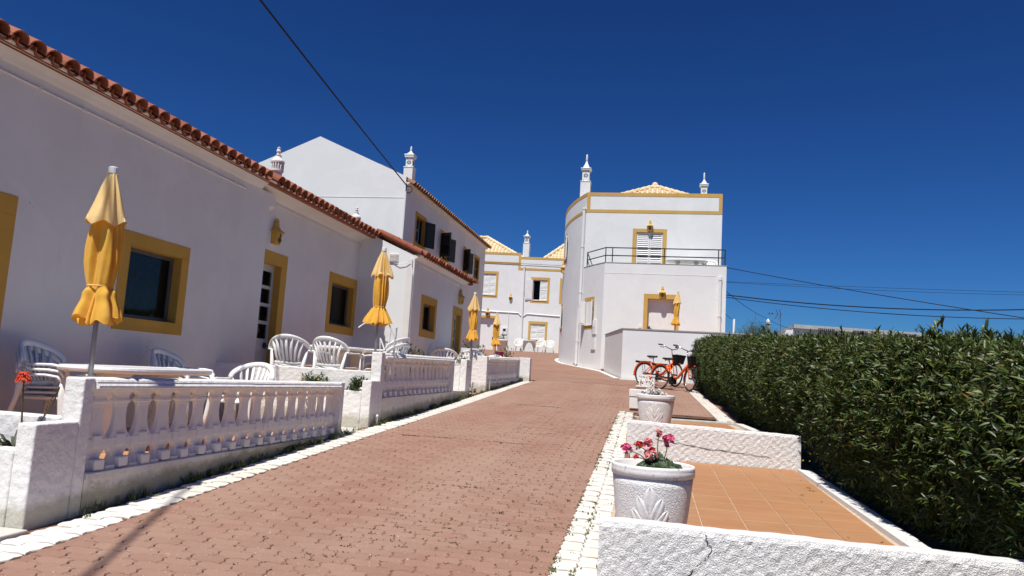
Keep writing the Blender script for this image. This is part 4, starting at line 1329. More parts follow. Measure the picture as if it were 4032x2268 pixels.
# white line at its foot
m = MB(); line = [(3.0, 24.40), (-.98, 24.40), (-1.80, 28.2), (-1.93, 28.42)] + [cpt(RAD(36 - 3 * i), CR + .02) for i in range(1, 14)]
for i in range(len(line) - 1):
    a, b = Vector(line[i]), Vector(line[i + 1]); d = (b - a).normalized(); nrm = Vector((d.y, -d.x)) * -1
    if nrm.dot(Vector((-1, -1))) < 0: nrm = -nrm
    w = .16
    q = [a, b, b + nrm * w, a + nrm * w]
    zz = lambda v: gz(v.y) + .02
    m.add([(v.x, v.y, zz(v)) for v in q] + [(v.x, v.y, zz(v) - .1) for v in q], [(0, 1, 2, 3), (3, 2, 6, 7)])
structure(m.build('painted_kerb', 'paver_white'))

# ------------------------------------------------------------------ far building at the top of the lane
fb = thing('far_building', 'white two-storey building with yellow bands closing the top of the lane', 'building', (-8, 48.5, 1.5))
a = RAD(4); FF = ((-8, 48.5, 0), (math.cos(a), math.sin(a), 0), (math.sin(a), -math.cos(a), 0))
W_ = [(-3.38, -2.48, 5.26, 6.70), (.04, 1.02, 5.04, 6.42), (1.99, 2.9, 5.04, 6.42), (.03, 1.01, 2.40, 3.44)]
D_ = [(-3.5, -2.42, 1.3, 3.70), (2.12, 3.0, 1.2, 3.4)]
m = MB()
wall_panel(m, FF, -7, -.94, 1.0, 8.19, [hole(*h) for h in (W_[0], D_[0])]); wall_panel(m, FF, -.94, 7, 1.0, 7.94, [hole(*h) for h in (W_[1], W_[2], W_[3], D_[1])])
m.build('wall', 'plaster_far', fb)
m = MB()
for (u0, u1, v0, v1) in ((-7, -.86, 8.04, 8.20), (-7, -1.02, 7.41, 7.55), (-1.02, -.86, 7.04, 8.04), (-.86, 7, 7.80, 7.95), (-.86, 7, 7.04, 7.19)): m.obox(FF, u0, u1, v0, v1, -.01, .012)
m.build('parapet_band', 'ochre_bright', fb)
B = (.15, .15, .18, .18)
shuttered(fb, FF, *W_[0], B); shuttered(fb, FF, *W_[1], B, opened=(-3.0, None), label='far upper window with one shutter folded back'); shuttered(fb, FF, *W_[2], B); shuttered(fb, FF, *W_[3], B)
plain_door(fb, FF, *D_[0], (.15, .15, .15, .1), handle_left=False); plain_door(fb, FF, *D_[1], (.15, .15, .15, .1))
m = MB(); m.obox(FF, .53, 1.0, 5.1, 5.6, -.05, -.04)
P = lambda u, v, d=.06: fp(FF, u, v, d)
downpipe(fb, [P(-.60, 7.30), P(-.57, 4.3), P(-.54, 1.5)], .06, [P(-.60, 7.2), P(-.58, 5.5)])
m = MB(); m.tube([P(-4.5, 4.16, .03), P(-.85, 4.13, .03), P(-.66, 3.95, .03), P(-.5, 3.92, .03), P(-.25, 4.10, .03), P(4.5, 3.95, .03)], .03, 6); m.tube([P(-1.5, 4.15, .03), P(-1.46, 1.5, .03)], .03, 6); m.build('cable_duct', 'pipe_white', fb)
m = MB(); m.obox(FF, -1.88, -1.54, 2.66, 3.10, 0, .06); m.build('meter_box', 'white_paint', fb); m = MB(); m.obox(FF, -1.80, -1.62, 2.86, 3.02, .06, .07); m.build('meter_glass', 'dark_interior', fb)
m = MB(); m.obox(FF, -1.92, -1.54, 1.98, 2.36, 0, .06); m.build('meter_box', 'meter_grey', fb)
m = MB(); m.obox(FF, -.95, -.60, 1.55, 2.35, 0, .05); m.build('meter_box', 'white_paint', fb)
lamp(FF, -2.92, 3.80, 'yellow lantern above the far building\'s door', 1.3)
lamp(FF, -1.42, 4.95, 'small pale lantern on the far building\'s wall', 1.0)
m = MB(); A = (-12.1, 52, 9.85); q = [(-16, 49.1, 7.9), (-8.85, 49.5, 7.95), (-8.85, 55, 7.95)]
pitched_tiles(m, q[0], q[1], A, .24); pitched_tiles(m, q[1], q[2], A, .24)
A2 = (-5.1, 52.5, 10.5); q2 = [(-7.75, 49.4, 7.75), (-2.4, 49.8, 7.75), (-7.75, 55, 7.75)]
pitched_tiles(m, q2[0], q2[1], A2, .24); pitched_tiles(m, q2[2], q2[0], A2, .24)
rf = m.build('roof', 'roof_pale', fb)
for a_, b_ in ((A, q[1]), (A2, q2[0]), (A, (-16, 52, 9.85))):
    m = MB(); hip_line(m, a_, b_, .13); m.build('hip_tiles', 'roof_pale', rf)
m = MB(); m.tube([fp(FF, -4.5, 7.50, .05), fp(FF, 4.5, 7.42, .05)], .012, 5); m.build('wall_cable', 'cable', fb)
chimney_square(fb, -8.80, 50.0, 7.6, 9.12, 9.58, 9.90, 10.08, .44)

# ------------------------------------------------------------------ things beyond the hedge
db = thing('distant_house', 'long flat-roofed white house just showing above the hedge', 'house', (16, 62, 2))
m = MB(); m.prism_y([(10.95, 1.5), (30, 1.5), (30, 4.35), (10.95, 4.86)], 60, 70); m.build('wall', 'plaster_far', db)
m = MB(); m.hexa([(10.7, 59.6, 4.84), (30.2, 59.6, 4.30), (30.2, 70, 4.30), (10.7, 70, 4.84), (10.7, 59.6, 5.13), (30.2, 59.6, 4.62), (30.2, 70, 4.62), (10.7, 70, 5.13)]); m.build('roof_edge', 'meter_grey', db)
m = MB()
for (x0, x1) in ((12.45, 13.68), (14.95, 16.0), (18.3, 19.4)):
    for i in range(9):
        for k in range(3):
            x = x0 + (x1 - x0) * (i + .5) / 9; z = 5.0 - (x - 10.9) * .026 - .10 - k * .16
            m.box(x - .035, x + .035, 59.53, 59.62, z - .05, z + .05)
m.build('block_hole_shade', 'dark_interior', db)  # dark blocks on the roof edge paint the shade in its holes
m = MB(); m.add([(9.6, 60, 4.2), (10.9, 60, 4.2), (10.9, 60, 4.82), (10.75, 60, 4.80), (9.9, 66, 4.3), (10.9, 66, 4.8)], [(0, 1, 2, 3)]); m.prism_x([(60.1, 3.5), (66, 3.5), (66, 4.7), (60.1, 4.7)], 10.2, 10.9); m.build('annexe', 'plaster_far', db)
t = thing('distant_chimney', 'small white-tipped chimney poking above the hedge beside the wispy tree', 'chimney', (8.87, 60, 2))
m = MB(); m.box(8.74, 9.0, 59.9, 60.15, 1.8, 5.10); m.box(8.68, 9.06, 59.84, 60.2, 5.10, 5.16); m.build('shaft', 'grey_slab', t)
m = MB(); m.lathe([(.15, 0), (.15, .12), (.10, .28), (.02, .36)], 10, (8.87, 60.02, 5.16)); m.build('cap', 'plaster_far', t, smooth=True)
m = MB(); F = FYm(59.9)
for k in range(4): petals(m, F, 8.87, 5.0 - k * .2, .1, 6, .004)
m.build('piercing_shade', 'dark_interior', t)
t = thing('chimney_cowl', 'dark bent chimney cowl beside the white-tipped chimney', 'chimney', (8.52, 59, 2))
m = MB(); m.tube([(8.45, 59, 1.8), (8.45, 59, 4.62), (8.36, 59, 4.78), (8.22, 59, 4.80)], .085, 10); m.build('flue', 'black_iron', t)
t = thing('aerial', 'television aerial on a thin mast above the hedge', 'aerial', (9.75, 60, 2.2))
m = MB(); m.tube([(9.78, 60, 2), (9.78, 60, 5.95)], .018, 6); m.build('mast', 'antenna', t)
m = MB(); m.tube([(8.9, 60, 5.96), (9.9, 60, 5.85)], .014, 6)
for (x, l) in ((8.93, .09), (9.15, .1)): m.box(x - .03, x + .03, 59.95, 60.05, 5.93 - l, 5.93 + l * .6)
for x in (9.55, 9.80): m.tube([(x - .12, 60, 6.26), (x + .02, 60, 5.88), (x - .22, 60, 5.48)], .02, 6)
m.build('elements', 'antenna', t)
m = MB(); m.lathe([(.085, 1.9), (.075, 5.36)], 10, (6.3, 60, 0)); tag(m.build('utility_pole', 'pole_white', smooth=True), 'plain white pole beside the rounded building, beyond the hedge', 'pole')

def px_dir(x, y):
    return _f + _r * ((x - 2016) / 2900) - _u * ((y - 1134) / 2900)
def px_at(x, y, Y):
    d = px_dir(x, y); return d * (Y / d.y)
def cable(pts, r, label, sag=0.0):
    P = []
    for a, b in zip(pts[:-1], pts[1:]):
        a, b = Vector(a), Vector(b)
        for i in range(14):
            s = i / 14; q = a.lerp(b, s); q.z -= sag * 4 * s * (1 - s); P.append(q)
    P.append(Vector(pts[-1]))
    m = MB(); m.tube(P, r, 6)
    tag(m.build('overhead_cable', 'cable', smooth=True), label, 'cable', 'overhead cables')
A = Vector((XB + .06, YB - .04, 4.74)); Bp = px_at(1025, 0, 9.4)
cable([A, A.lerp(Bp, 1.0), A.lerp(Bp, 1.9)], .016, 'thick black cable running from the gabled house up across the open sky', .02)
cable([(2.69, 28.6, 4.50), px_at(4032, 1252, 24), px_at(4700, 1360, 22)], .014, 'black cable sloping down from the roof terrace corner to the right', .05)
cable([(2.9, 34, 4.14), px_at(4032, 1219, 34), px_at(4600, 1240, 34)], .026, 'upper of the two thick cables passing low over the hedge', .25)
cable([(2.9, 34.3, 4.08), px_at(4032, 1256, 34), px_at(4600, 1290, 34)], .018, 'lower, thinner cable passing low over the hedge', .22)
cable([px_at(2840, 1108, 95), px_at(4300, 1158, 95)], .022, 'faint far cable, upper of a pair high over the hedge', .1)
cable([px_at(2840, 1110, 96), px_at(4300, 1166, 96)], .022, 'faint far cable, lower of a pair high over the hedge', .3)
cable([(2.66, 30, 3.9), px_at(3022, 1254, 58), px_at(3131, 1296, 60)], .013, 'thin cable dropping from the rounded building to the white-tipped chimney', .15)
cable([(2.66, 30, 3.05), px_at(2889, 1257, 60)], .013, 'thin cable from the rounded building to the plain white pole', .1)
s1 = Vector((-2.667, 3.309, -1.098)); s2 = Vector((-3.131, 4.472, -1.034)); up = to_sun * (8 / to_sun.z)
dv = (s2 - s1)
cable([s1 + up + dv * 2.9, s1 + up - dv * 12], .022, 'overhead cable out of view whose shadow crosses the lane at lower left')
# ------------------------------------------------------------------ plastic garden furniture
def make_chair():
    """moulded resin armchair, facing +y, feet at z = 0"""
    t = thing('plastic_chair', '', 'chair', world=False)
    m = MB(); vv = []; ff = []; N = 8                                  # dished seat with a rolled front edge
    for lay_, dz in ((0, 0), (1, -.016)):
        for j in range(N + 1):
            for i in range(N + 1):
                u = i / N * 2 - 1; v = j / N
                w = .235 - .045 * (1 - v)
                y = -.21 + .45 * v
                z = .43 - .012 * math.cos(u * 1.3) + .018 * v - (.05 * max(0, v - .86) / .14) + dz - .018 * (1 - abs(u) ** 2)
                vv.append((u * w, y, z))
    S = (N + 1) ** 2
    for j in range(N):
        for i in range(N):
            a = j * (N + 1) + i
            ff.append((a, a + 1, a + N + 2, a + N + 1)); ff.append((S + a, S + a + N + 1, S + a + N + 2, S + a + 1))
    rim = [i for i in range(N + 1)] + [(j + 1) * (N + 1) + N for j in range(N)] + [N * (N + 1) + i for i in range(N - 1, -1, -1)] + [j * (N + 1) for j in range(N - 1, 0, -1)]
    for k in range(len(rim)):
        a, b = rim[k], rim[(k + 1) % len(rim)]; ff.append((b, a, S + a, S + b))
    m.add(vv, ff); m.build('seat', 'plastic', t, smooth=True)
    # back: broad arched band with a fan of slats
    def arch(s):            # s -1..1 along the arch
        a = s * math.pi / 2
        return Vector((.285 * math.sin(a), -.345 + .18 * abs(math.sin(a)) ** 2.2, .635 + .185 * math.cos(a) ** .9 if math.cos(a) > 0 else .635))
    m = MB(); m.tube([arch(-1 + i / 12) for i in range(25)], .034, 8, flat=.45, up=(0, 1, .25))
    n = 7
    for k in range(n):
        s = -1 + 2 * (k + .5) / n
        top = arch(s * .62); top.z -= .012
        bot = Vector((s * .165, -.190, .455))
        mid = top.lerp(bot, .5) + Vector((0, -.018, 0))
        m.tube([bot, bot.lerp(mid, .5) + Vector((0, -.006, 0)), mid, top], [.015, .018, .021, .022], 6, flat=.35, up=(0, 1, .2))
    m.tube([(-.19, -.190, .455), (0, -.200, .45), (.19, -.190, .455)], .022, 8, flat=.6, up=(0, 1, 0))
    m.build('backrest', 'plastic', t, smooth=True)
    for sx in (-1, 1):
        m = MB(); e = arch(sx)
        m.tube([e + Vector((0, -.02, .0)), (sx * .292, -.05, .628), (sx * .29, .10, .632), (sx * .278, .20, .62), (sx * .265, .235, .57)], [.028, .028, .029, .027, .022], 8, flat=.5, up=(0, 0, 1))
        m.build('arm', 'plastic', t, smooth=True)
        m = MB(); m.tube([(sx * .262, .235, .59), (sx * .255, .238, .42), (sx * .27, .27, .2), (sx * .285, .29, 0)], [.024, .034, .030, .022], 6, flat=.7, up=(0, 1, 0)); m.build('leg', 'plastic', t, smooth=True)
        m = MB(); m.tube([(sx * .262, -.175, .64), (sx * .225, -.20, .43), (sx * .25, -.26, .2), (sx * .265, -.30, 0)], [.016, .032, .029, .021], 6, flat=.7, up=(0, 1, 0)); m.build('leg', 'plastic', t, smooth=True)
    return t
CH = make_chair(); _first = [True]
def chair(x, y, z, rz, label, group=None, tilt=None):
    o = CH if _first[0] else copy_tree(CH)
    _first[0] = False
    return place(o, (x, y, z), rz, label, group or 'white plastic chairs on the terraces', tilt)
F1, F2, F3 = -.88, -.47, -.35
R = RAD
for k, nm in enumerate(('lowest', 'middle', 'topmost')):
    chair(-5.43 + .012 * k, 6.02 + .008 * k, F1 + .047 * k, R(-82), '%s chair of the tall stack by the wall left of the oval table' % nm)
for k, nm in enumerate(('lower', 'middle', 'upper')):
    chair(-5.42 + .015 * k, 7.86 - .008 * k, F1 + .047 * k, R(-88), '%s chair of the stack beyond the oval table\'s far end' % nm)
chair(-4.80, 8.18, F1, R(178), 'single white chair, back to the far end of the first terrace')
chair(-5.07, 9.92, F2, R(6), 'left one of two chairs seen from behind on the second terrace')
chair(-4.40, 9.92, F2, R(-10), 'right one of two chairs seen from behind on the second terrace')
for k, nm in enumerate(('lower', 'upper')):
    chair(-3.98, 10.75 + .01 * k, F2 + .085 * k, R(80), '%s of two stacked chairs turned sideways by the second parasol' % nm)
chair(-4.55, 16.1, F3, R(10), 'chair top peeping over the third terrace, nearest the third house\'s window')
chair(-4.22, 17.4, F3, R(-20), 'middle chair top peeping over the third terrace')
chair(-4.0, 16.35, F3, R(15), 'chair top beside the third parasol\'s pole')
chair(-4.15, 18.9, F3, R(160), 'farthest chair on the third terrace, facing the camera')
P = lambda u, d: fp(FF, u, 0, d)
for u, nm in ((-.60, 'left of the small table at the far building'), (.80, 'nearer the table, of the pair at the far building'), (1.42, 'farther right, of the pair at the far building')):
    p_ = P(u, .75); chair(p_[0], p_[1], gz(p_[1]), R(180 + random.uniform(-12, 12)), 'white chair ' + nm, 'white chairs at the far building')
chair(2.12, 29.3, 4.10, R(180), 'white chair showing above the roof terrace parapet')

def make_table():
    t = thing('plastic_table', '', 'table', world=False)
    m = MB(); n = 40; A, B = .80, .44
    def oval(k, s): a = 2 * math.pi * k / n; c, q = math.cos(a), math.sin(a); return (A * s * math.copysign(abs(c) ** .62, c), B * s * math.copysign(abs(q) ** .62, q))
    prof = [(.96, .685), (1.0, .70), (1.005, .715), (.995, .733), (.97, .74), (.93, .735), (.05, .735)]
    vv = []; ff = []
    for s, z in prof:
        for k in range(n): x, y = oval(k, s); vv.append((x, y, z))
    for j in range(len(prof) - 1):
        for k in range(n): ff.append((j * n + k, j * n + (k + 1) % n, (j + 1) * n + (k + 1) % n, (j + 1) * n + k))
    ff.append(tuple(range((len(prof) - 1) * n, len(prof) * n))); ff.append(tuple(range(n - 1, -1, -1)))
    m.add(vv, ff); m.build('table_top', 'plastic', t, smooth=False)
    for sx in (-1, 1):
        m = MB(); m.lathe([(.15, .685), (.11, .62), (.085, .5), (.075, .3), (.10, .1), (.16, .04), (.17, 0)], 14, (sx * .36, 0, 0), sx=.75, sy=1.25); m.build('leg', 'plastic', t, smooth=True)
    return t
TB = make_table()
place(TB, (-4.86, 6.42, F1), R(91), 'long oval white plastic table on the nearest terrace', 'white plastic tables')
o = copy_tree(TB); place(o, (-4.75, 11.1, F2), R(88), 'white oval table behind the two chairs of the second terrace', 'white plastic tables')
o = copy_tree(TB); place(o, (-4.40, 17.7, F3), R(93), 'white oval table on the third terrace', 'white plastic tables')
o = copy_tree(TB); place(o, (1.25, 29.35, 4.10), R(0), 'white table top just above the roof terrace parapet', 'white plastic tables')
# small table with an arched side panel, at the far building
p_ = P(.08, .8); t = thing('arched_table', 'small white table with an arched opening below, between far chairs', 'table', (p_[0], p_[1], gz(p_[1])))
x, y, z = p_[0], p_[1], gz(p_[1])
m = MB(); m.box(x - .42, x + .42, y - .35, y + .35, z + .70, z + .74); m.build('table_top', 'plastic', t, bevel=.01)
m = MB()
arc = [(x - .40, z)] + [(x - .40, z + .70), (x + .40, z + .70), (x + .40, z)] + [(x + .30 * math.cos(k * math.pi / 10), z + .62 * math.sin(k * math.pi / 10)) for k in range(11)]
for k in range(10):
    a0, a1 = arc[4 + k], arc[5 + k]
    m.hexa([(a0[0], y - .05, a0[1]), (a1[0], y - .05, a1[1]), (a1[0], y + .05, a1[1]), (a0[0], y + .05, a0[1]), (a0[0], y - .05, z + .70), (a1[0], y - .05, z + .70), (a1[0], y + .05, z + .70), (a0[0], y + .05, z + .70)])
m.box(x - .40, x - .30, y - .05, y + .05, z, z + .70); m.box(x + .30, x + .40, y - .05, y + .05, z, z + .70)
m.build('side_panel', 'plastic', t)

# ------------------------------------------------------------------ closed parasols
def parasol(loc, ztop, zc, label, seed, flare=.125, lean=(0, 0), scale=1.0):
    """loc: foot; ztop: tip of the cap; zc: lower hem of the furled canopy"""
    x0, y0, z0 = loc
    t = thing('parasol', label, 'parasol', loc, group='closed yellow parasols')
    rg = random.Random(seed)
    Hh = ztop - z0; L_ = ztop - .045 - zc
    lx, ly = lean
    def ax(z): s = (z - z0) / Hh; return x0 + lx * s, y0 + ly * s
    def shell(name, mat, prof, folds, amp, ph, hem=0.0, n=96):
        vv = []; ff = []
        phs = [rg.uniform(0, 6.28) for _ in range(5)]
        for j, (f_, r, am) in enumerate(prof):
            for k in range(n):
                th = 2 * math.pi * k / n
                tw_ = th + .38 * math.sin(2 * th + phs[4]) + .22 * math.sin(3 * th + phs[1])
                fold = math.sin(folds * tw_ + ph + .9 * math.sin(f_ * 3 + phs[0]))
                fold = math.copysign(abs(fold) ** .7, fold)
                rr = r * (1 + amp * am * fold + .10 * math.sin(2 * th + phs[1] + f_ * 4) + .07 * math.sin(3 * th + phs[2] - f_ * 7) + .04 * math.sin(13 * th + 9 * f_ + phs[3])) * scale
                z = ztop - .045 - L_ * f_
                if j == len(prof) - 1: z += hem * math.sin(folds * th + ph) + hem * .6 * math.sin(2 * th + phs[4])
                cx, cy = ax(z)
                vv.append((cx + rr * math.cos(th), cy + rr * math.sin(th), z + .012 * math.sin(3 * th + phs[3]) * (f_ > .8)))
        for j in range(len(prof) - 1):
            for k in range(n):
                ff.append((j * n + k, (j + 1) * n + k, (j + 1) * n + (k + 1) % n, j * n + (k + 1) % n))
        m = MB(); m.add(vv, ff)
        return m.build(name, mat, t, smooth=True)
    ph = rg.uniform(0, 6)
    shell('top_flounce', 'parasol_faded', [(0, .026, .2), (.04, .036, .5), (.10, .052, .9), (.17, .070, 1), (.24, .088, 1), (.30, .104, 1), (.335, .112, 1.1), (.35, .113, 1.1)], 6, .17, ph, .022)
    pr = [(.10, .040, .3), (.22, .058, .6), (.33, .070, .9), (.42, .078, 1), (.52, .082, 1), (.62, .083, .9), (.70, .078, .7), (.75, .074, .5), (.775, .070, .4), (.79, .072, .5), (.82, .084, .9), (.87, flare * .74, 1), (.93, flare * .90, 1.15), (.98, flare, 1.2), (1.0, flare * 1.02, 1.2)]
    pr2 = []
    for (a, b) in zip(pr[:-1], pr[1:]):
        for k in range(3): s = k / 3; pr2.append(tuple(a[i] + (b[i] - a[i]) * s for i in range(3)))
    pr2.append(pr[-1])
    shell('canopy', 'parasol_fabric', pr2, 8, .24, ph + 1, .02)
    # inner layers of the gathered hem
    shell('inner_hem', 'parasol_fabric', [(.80, .045, .5), (.88, flare * .55, 1), (.97, flare * .66, 1.2), (1.012, flare * .70, 1.3)], 9, .30, ph + 2, .022)
    cx, cy = ax(ztop - .045 - L_ * .775)
    m = MB(); m.ring((cx, cy, ztop - .045 - L_ * .775), .072 * scale, .006, (0, 0, 1), 24, 6); m.build('tie', 'parasol_faded', t, smooth=True)
    tx, ty = ax(ztop)
    m = MB(); m.lathe([(.030, -.05), (.034, -.046), (.033, -.005), (.028, 0)], 16, (tx, ty, ztop)); m.build('cap', 'white_paint', t)
    m = MB(); m.tube([(x0, y0, z0), ax(ztop - .1) + (ztop - .1,)], .0165, 12); m.build('pole', 'pole_grey', t, smooth=True)
    m = MB(); m.box(x0 - .16, x0 + .16, y0 - .16, y0 + .16, z0 - .01, z0 + .06); m.lathe([(.03, .06), (.026, .25)], 12, (x0, y0, z0)); m.build('base', 'concrete', t, bevel=.01)
    return t
parasol((-3.76, 4.47, F1), 1.28, .205, 'closed yellow parasol nearest the camera, before the big window', 3, .118, (.01, -.045), 1.08)
p2 = parasol((-3.76, 9.72, F2), 1.665, .60, 'closed yellow parasol in front of the third house\'s sunlit side wall', 11, .138, (.02, -.005), 1.06)
m = MB()
for (a, b) in (((-3.72, 9.70, .75), (-3.98, 9.60, .52)), ((-3.74, 9.74, .85), (-3.52, 9.82, .42)), ((-3.52, 9.82, .42), (-3.56, 9.9, -.1))): m.tube([a, b], .011, 6)
m.build('strut', 'pole_white', p2)
parasol((-3.92, 16.05 - .15, -.40), 1.775, .72, 'closed yellow parasol before the tall house\'s shaded wall', 23, .125, (.02, 0))
parasol((-4.95, 23.35, gz(23.3)), 1.965, .92, 'farthest closed yellow parasol on the left, before the far building\'s door', 31, .125)
parasol((.72, 25.3, 1.0), 3.13, 2.0, 'closed yellow parasol standing before the rounded building\'s door', 41, .12, (.10, 0))

t = thing('folding_stand', 'grey tubular folding stand behind the second parasol', 'stand', (-4.1, 11.1, F2))
m = MB(); m.tube([(-4.10, 11.0, F2), (-4.02, 11.0, .62), (-3.98, 11.15, .64), (-4.06, 11.3, F2)], .013, 6); m.tube([(-4.2, 11.2, F2), (-4.22, 11.1, .45), (-4.02, 11.0, .1)], .012, 6); m.build('frame', 'pole_white', t)

# ------------------------------------------------------------------ flowerpots on the right
def leaf_relief(m, c, r_at, a0, zc, w, h, bulge=.016, lean=0.0):
    """raised pointed lobe lying on the pot's surface; a0: angle, zc: centre height"""
    n = 10; k = 6; vv = []; ff = []
    for i in range(n + 1):
        s = i / n; half = w * math.sin(math.pi * min(1, s * .97 + .03)) ** .55
        for j in range(k + 1):
            q = j / k * 2 - 1
            z = zc + (s - .5) * h; off = q * half + lean * (s - .2) * h
            R_ = r_at(z); th = a0 + off / R_
            b = bulge * (1 - q * q) ** .5 * math.sin(math.pi * (s * .9 + .05)) ** .5 - (.010 if abs(q) < .01 else 0)
            rr = R_ + .001 + b
            vv.append((c[0] + rr * math.cos(th), c[1] + rr * math.sin(th), c[2] + z))
    for i in range(n):
        for j in range(k): ff.append((i * (k + 1) + j, i * (k + 1) + j + 1, (i + 1) * (k + 1) + j + 1, (i + 1) * (k + 1) + j))
    m.add(vv, ff)
def flowerpot(c, label, h=.47, r=.235):
    t = thing('flowerpot', label, 'flowerpot', c, group='white rough-cast flowerpots')
    prof = [(r * .66, 0), (r * .74, .02)]
    for i in range(9):
        s = i / 8; prof.append((r * (.76 + .22 * s ** .7), .03 + (h - .10) * s))
    m = MB(); m.lathe(prof, 72, c); m.build('body', 'pot_white', t, smooth=True)
    m = MB(); rim = [(r * .97, h - .068), (r * 1.012, h - .064), (r * 1.020, h - .030), (r * 1.012, h - .022), (r * 1.022, h - .014), (r * 1.008, h - .002), (r * .975, h), (r * .945, h - .008), (r * .93, h - .08)]
    m.lathe(rim[:1] + rim[1:] + [(r * .87, h - .10)], 72, c)
    m.f = [f for f in m.f if len(f) == 4]; m.m = m.m[:len(m.f)]
    m.build('rim', 'pot_rim', t, smooth=True)
    m = MB(); m.lathe([(.001, h - .055), (r * .5, h - .05), (r * .895, h - .06), (r * .895, h - .10)], 40, c); m.build('soil', 'pot_soil', t)
    def r_at(z): s = min(1, max(0, (z - .03) / (h - .10))); return r * (.76 + .22 * s ** .7)
    m = MB(); A = R(-93)
    leaf_relief(m, c, r_at, A, h * .62, .036, .15, .009)
    for sx in (-1, 1):
        leaf_relief(m, c, r_at, A + sx * .13, h * .50, .036, .14, .010, lean=sx * .34)
        leaf_relief(m, c, r_at, A + sx * .17, h * .36, .040, .14, .011, lean=sx * .55)
        leaf_relief(m, c, r_at, A + sx * .12, h * .22, .038, .12, .011, lean=sx * .70)
    m.build('leaf_relief', 'pot_leaf', t, smooth=True)
    return t
POT1 = (.035, 4.62, -.965); POT2 = (.08, 9.95, -.60)
flowerpot(POT1, 'near white flowerpot with leaf relief and pink geraniums', .485, .243)
flowerpot(POT2, 'white flowerpot with leaf relief behind the second low wall', .45, .243)

def round_leaf(m, c, nrm, r, fold=.25, n=9):
    nrm = Vector(nrm).normalized(); e1 = nrm.orthogonal().normalized(); e2 = nrm.cross(e1)
    a0 = random.random() * 6.28
    vv = [Vector(c) - nrm * r * fold]
    for k in range(n):
        a = a0 + 2 * math.pi * k / n * .93; rr = r * (1 + .12 * (-1) ** k)
        vv.append(Vector(c) + (e1 * math.cos(a) + e2 * math.sin(a)) * rr + nrm * random.uniform(-.1, .1) * r)
    m.add(vv, [(0, k, k + 1) for k in range(1, n)])
def bloom(m, c, r, n=26, pet=.45):
    for k in range(n):
        d = Vector((random.gauss(0, 1), random.gauss(0, 1), random.gauss(.35, .8))).normalized()
        p = Vector(c) + d * r * random.uniform(.45, 1)
        round_leaf(m, p, d + Vector((random.uniform(-.5, .5), random.uniform(-.5, .5), random.uniform(-.3, .5))), r * pet * random.uniform(.8, 1.2), .35, 6)
def geranium(base, heads, label, leafc, leafr, n):
    t = thing('geranium', label, 'flower', base)
    b = Vector(base)
    st = MB()
    for (dx, dy, dz, r, mt) in heads:
        e = b + Vector((dx, dy, dz)); s = b + Vector((leafc[0] + dx * .15, leafc[1] + dy * .15, .02)); mid = s.lerp(e, .5) + Vector((random.uniform(-.015, .015), 0, .02))
        st.tube([s, mid, e], [.004, .0032, .0026], 5)
    st.build('stems', 'stem', t)
    lf = MB()
    for k in range(n):
        a = random.random() * 6.28; q = math.sqrt(random.random()) * leafr
        z = .015 + random.random() * .085 * (1.15 - q / leafr)
        p = b + Vector((leafc[0] + q * math.cos(a), leafc[1] + q * math.sin(a) * .8, z))
        round_leaf(lf, p, (math.cos(a) * .5 + random.uniform(-.3, .3), math.sin(a) * .5 - .25 + random.uniform(-.3, .3), .8), random.uniform(.020, .036))
    lf.build('leaves', 'leaf_geranium', t)
    for (dx, dy, dz, r, mt) in heads:
        f = MB(); bloom(f, b + Vector((dx, dy, dz)), r); f.build('flower_head', mt, t)
    return t
gb = (POT1[0], POT1[1], POT1[2] + .435)
geranium(gb, [(-.160, -.05, .130, .033, 'flower_pink'), (-.035, .02, .165, .034, 'flower_salmon'), (-.090, .03, .150, .028, 'flower_red'), (-.010, -.07, .110, .043, 'flower_salmon'), (.085, .0, .195, .042, 'flower_pink'), (.03, .05, .225, .024, 'flower_salmon'), (-.10, -.06, .085, .018, 'flower_red')],
         'pink and salmon geranium growing in the near flowerpot', (.035, -.01), .135, 260)
gb = (POT2[0], POT2[1], POT2[2] + .40)
geranium(gb, [(-.16, -.1, .07, .03, 'flower_white'), (-.05, -.12, .09, .032, 'flower_white'), (.02, -.1, .10, .036, 'flower_white'), (.07, -.12, .075, .03, 'flower_white'), (-.1, 0, .12, .028, 'flower_white'), (.13, -.08, .055, .028, 'flower_white')],
         'white-flowering plant growing in the farther flowerpot', (.0, -.05), .15, 50)

# square white trough and the ornate cast chair past the farther pot
t = thing('white_trough', 'square white trough half hidden behind the farther flowerpot', 'planter', (-.12, 13.95, gz(13.9)))
z = gz(13.95)
m = MB(); m.box(-.36, .10, 13.75, 14.15, z + .03, z + .24); m.box(-.37, .11, 13.74, 14.16, z + .245, z + .38); m.build('body', 'cast_white', t, bevel=.012)
m = MB(); m.box(-.33, .07, 13.78, 14.12, z - .02, z + .03); m.build('base', 'roof_brown', t)
t = thing('cast_chair', 'small white ornamental chair with pierced scrollwork back, before the bicycles', 'chair', (-.05, 17.6, gz(17.6)))
z = gz(17.6); x0, x1, yb = -.26, .10, 17.75
z -= .0
m = MB(); m.box(x0 - .06, x1 - .08, 17.15, 17.60, z + .20, z + .235); m.box(x0 - .05, x1 - .09, 17.2, 17.6, z, z + .20); m.build('seat', 'cast_white', t, bevel=.01)
m = MB(); h = .46; yb = 17.64
m.box(x0, x0 + .025, yb, yb + .04, z, z + h); m.box(x1 - .025, x1, yb, yb + .04, z, z + h); m.box(x0 - .015, x1 + .015, yb - .01, yb + .05, z + h, z + h + .035); m.box(x0 + .025, x1 - .025, yb, yb + .04, z + .02, z + .05)
cxm = (x0 + x1) / 2
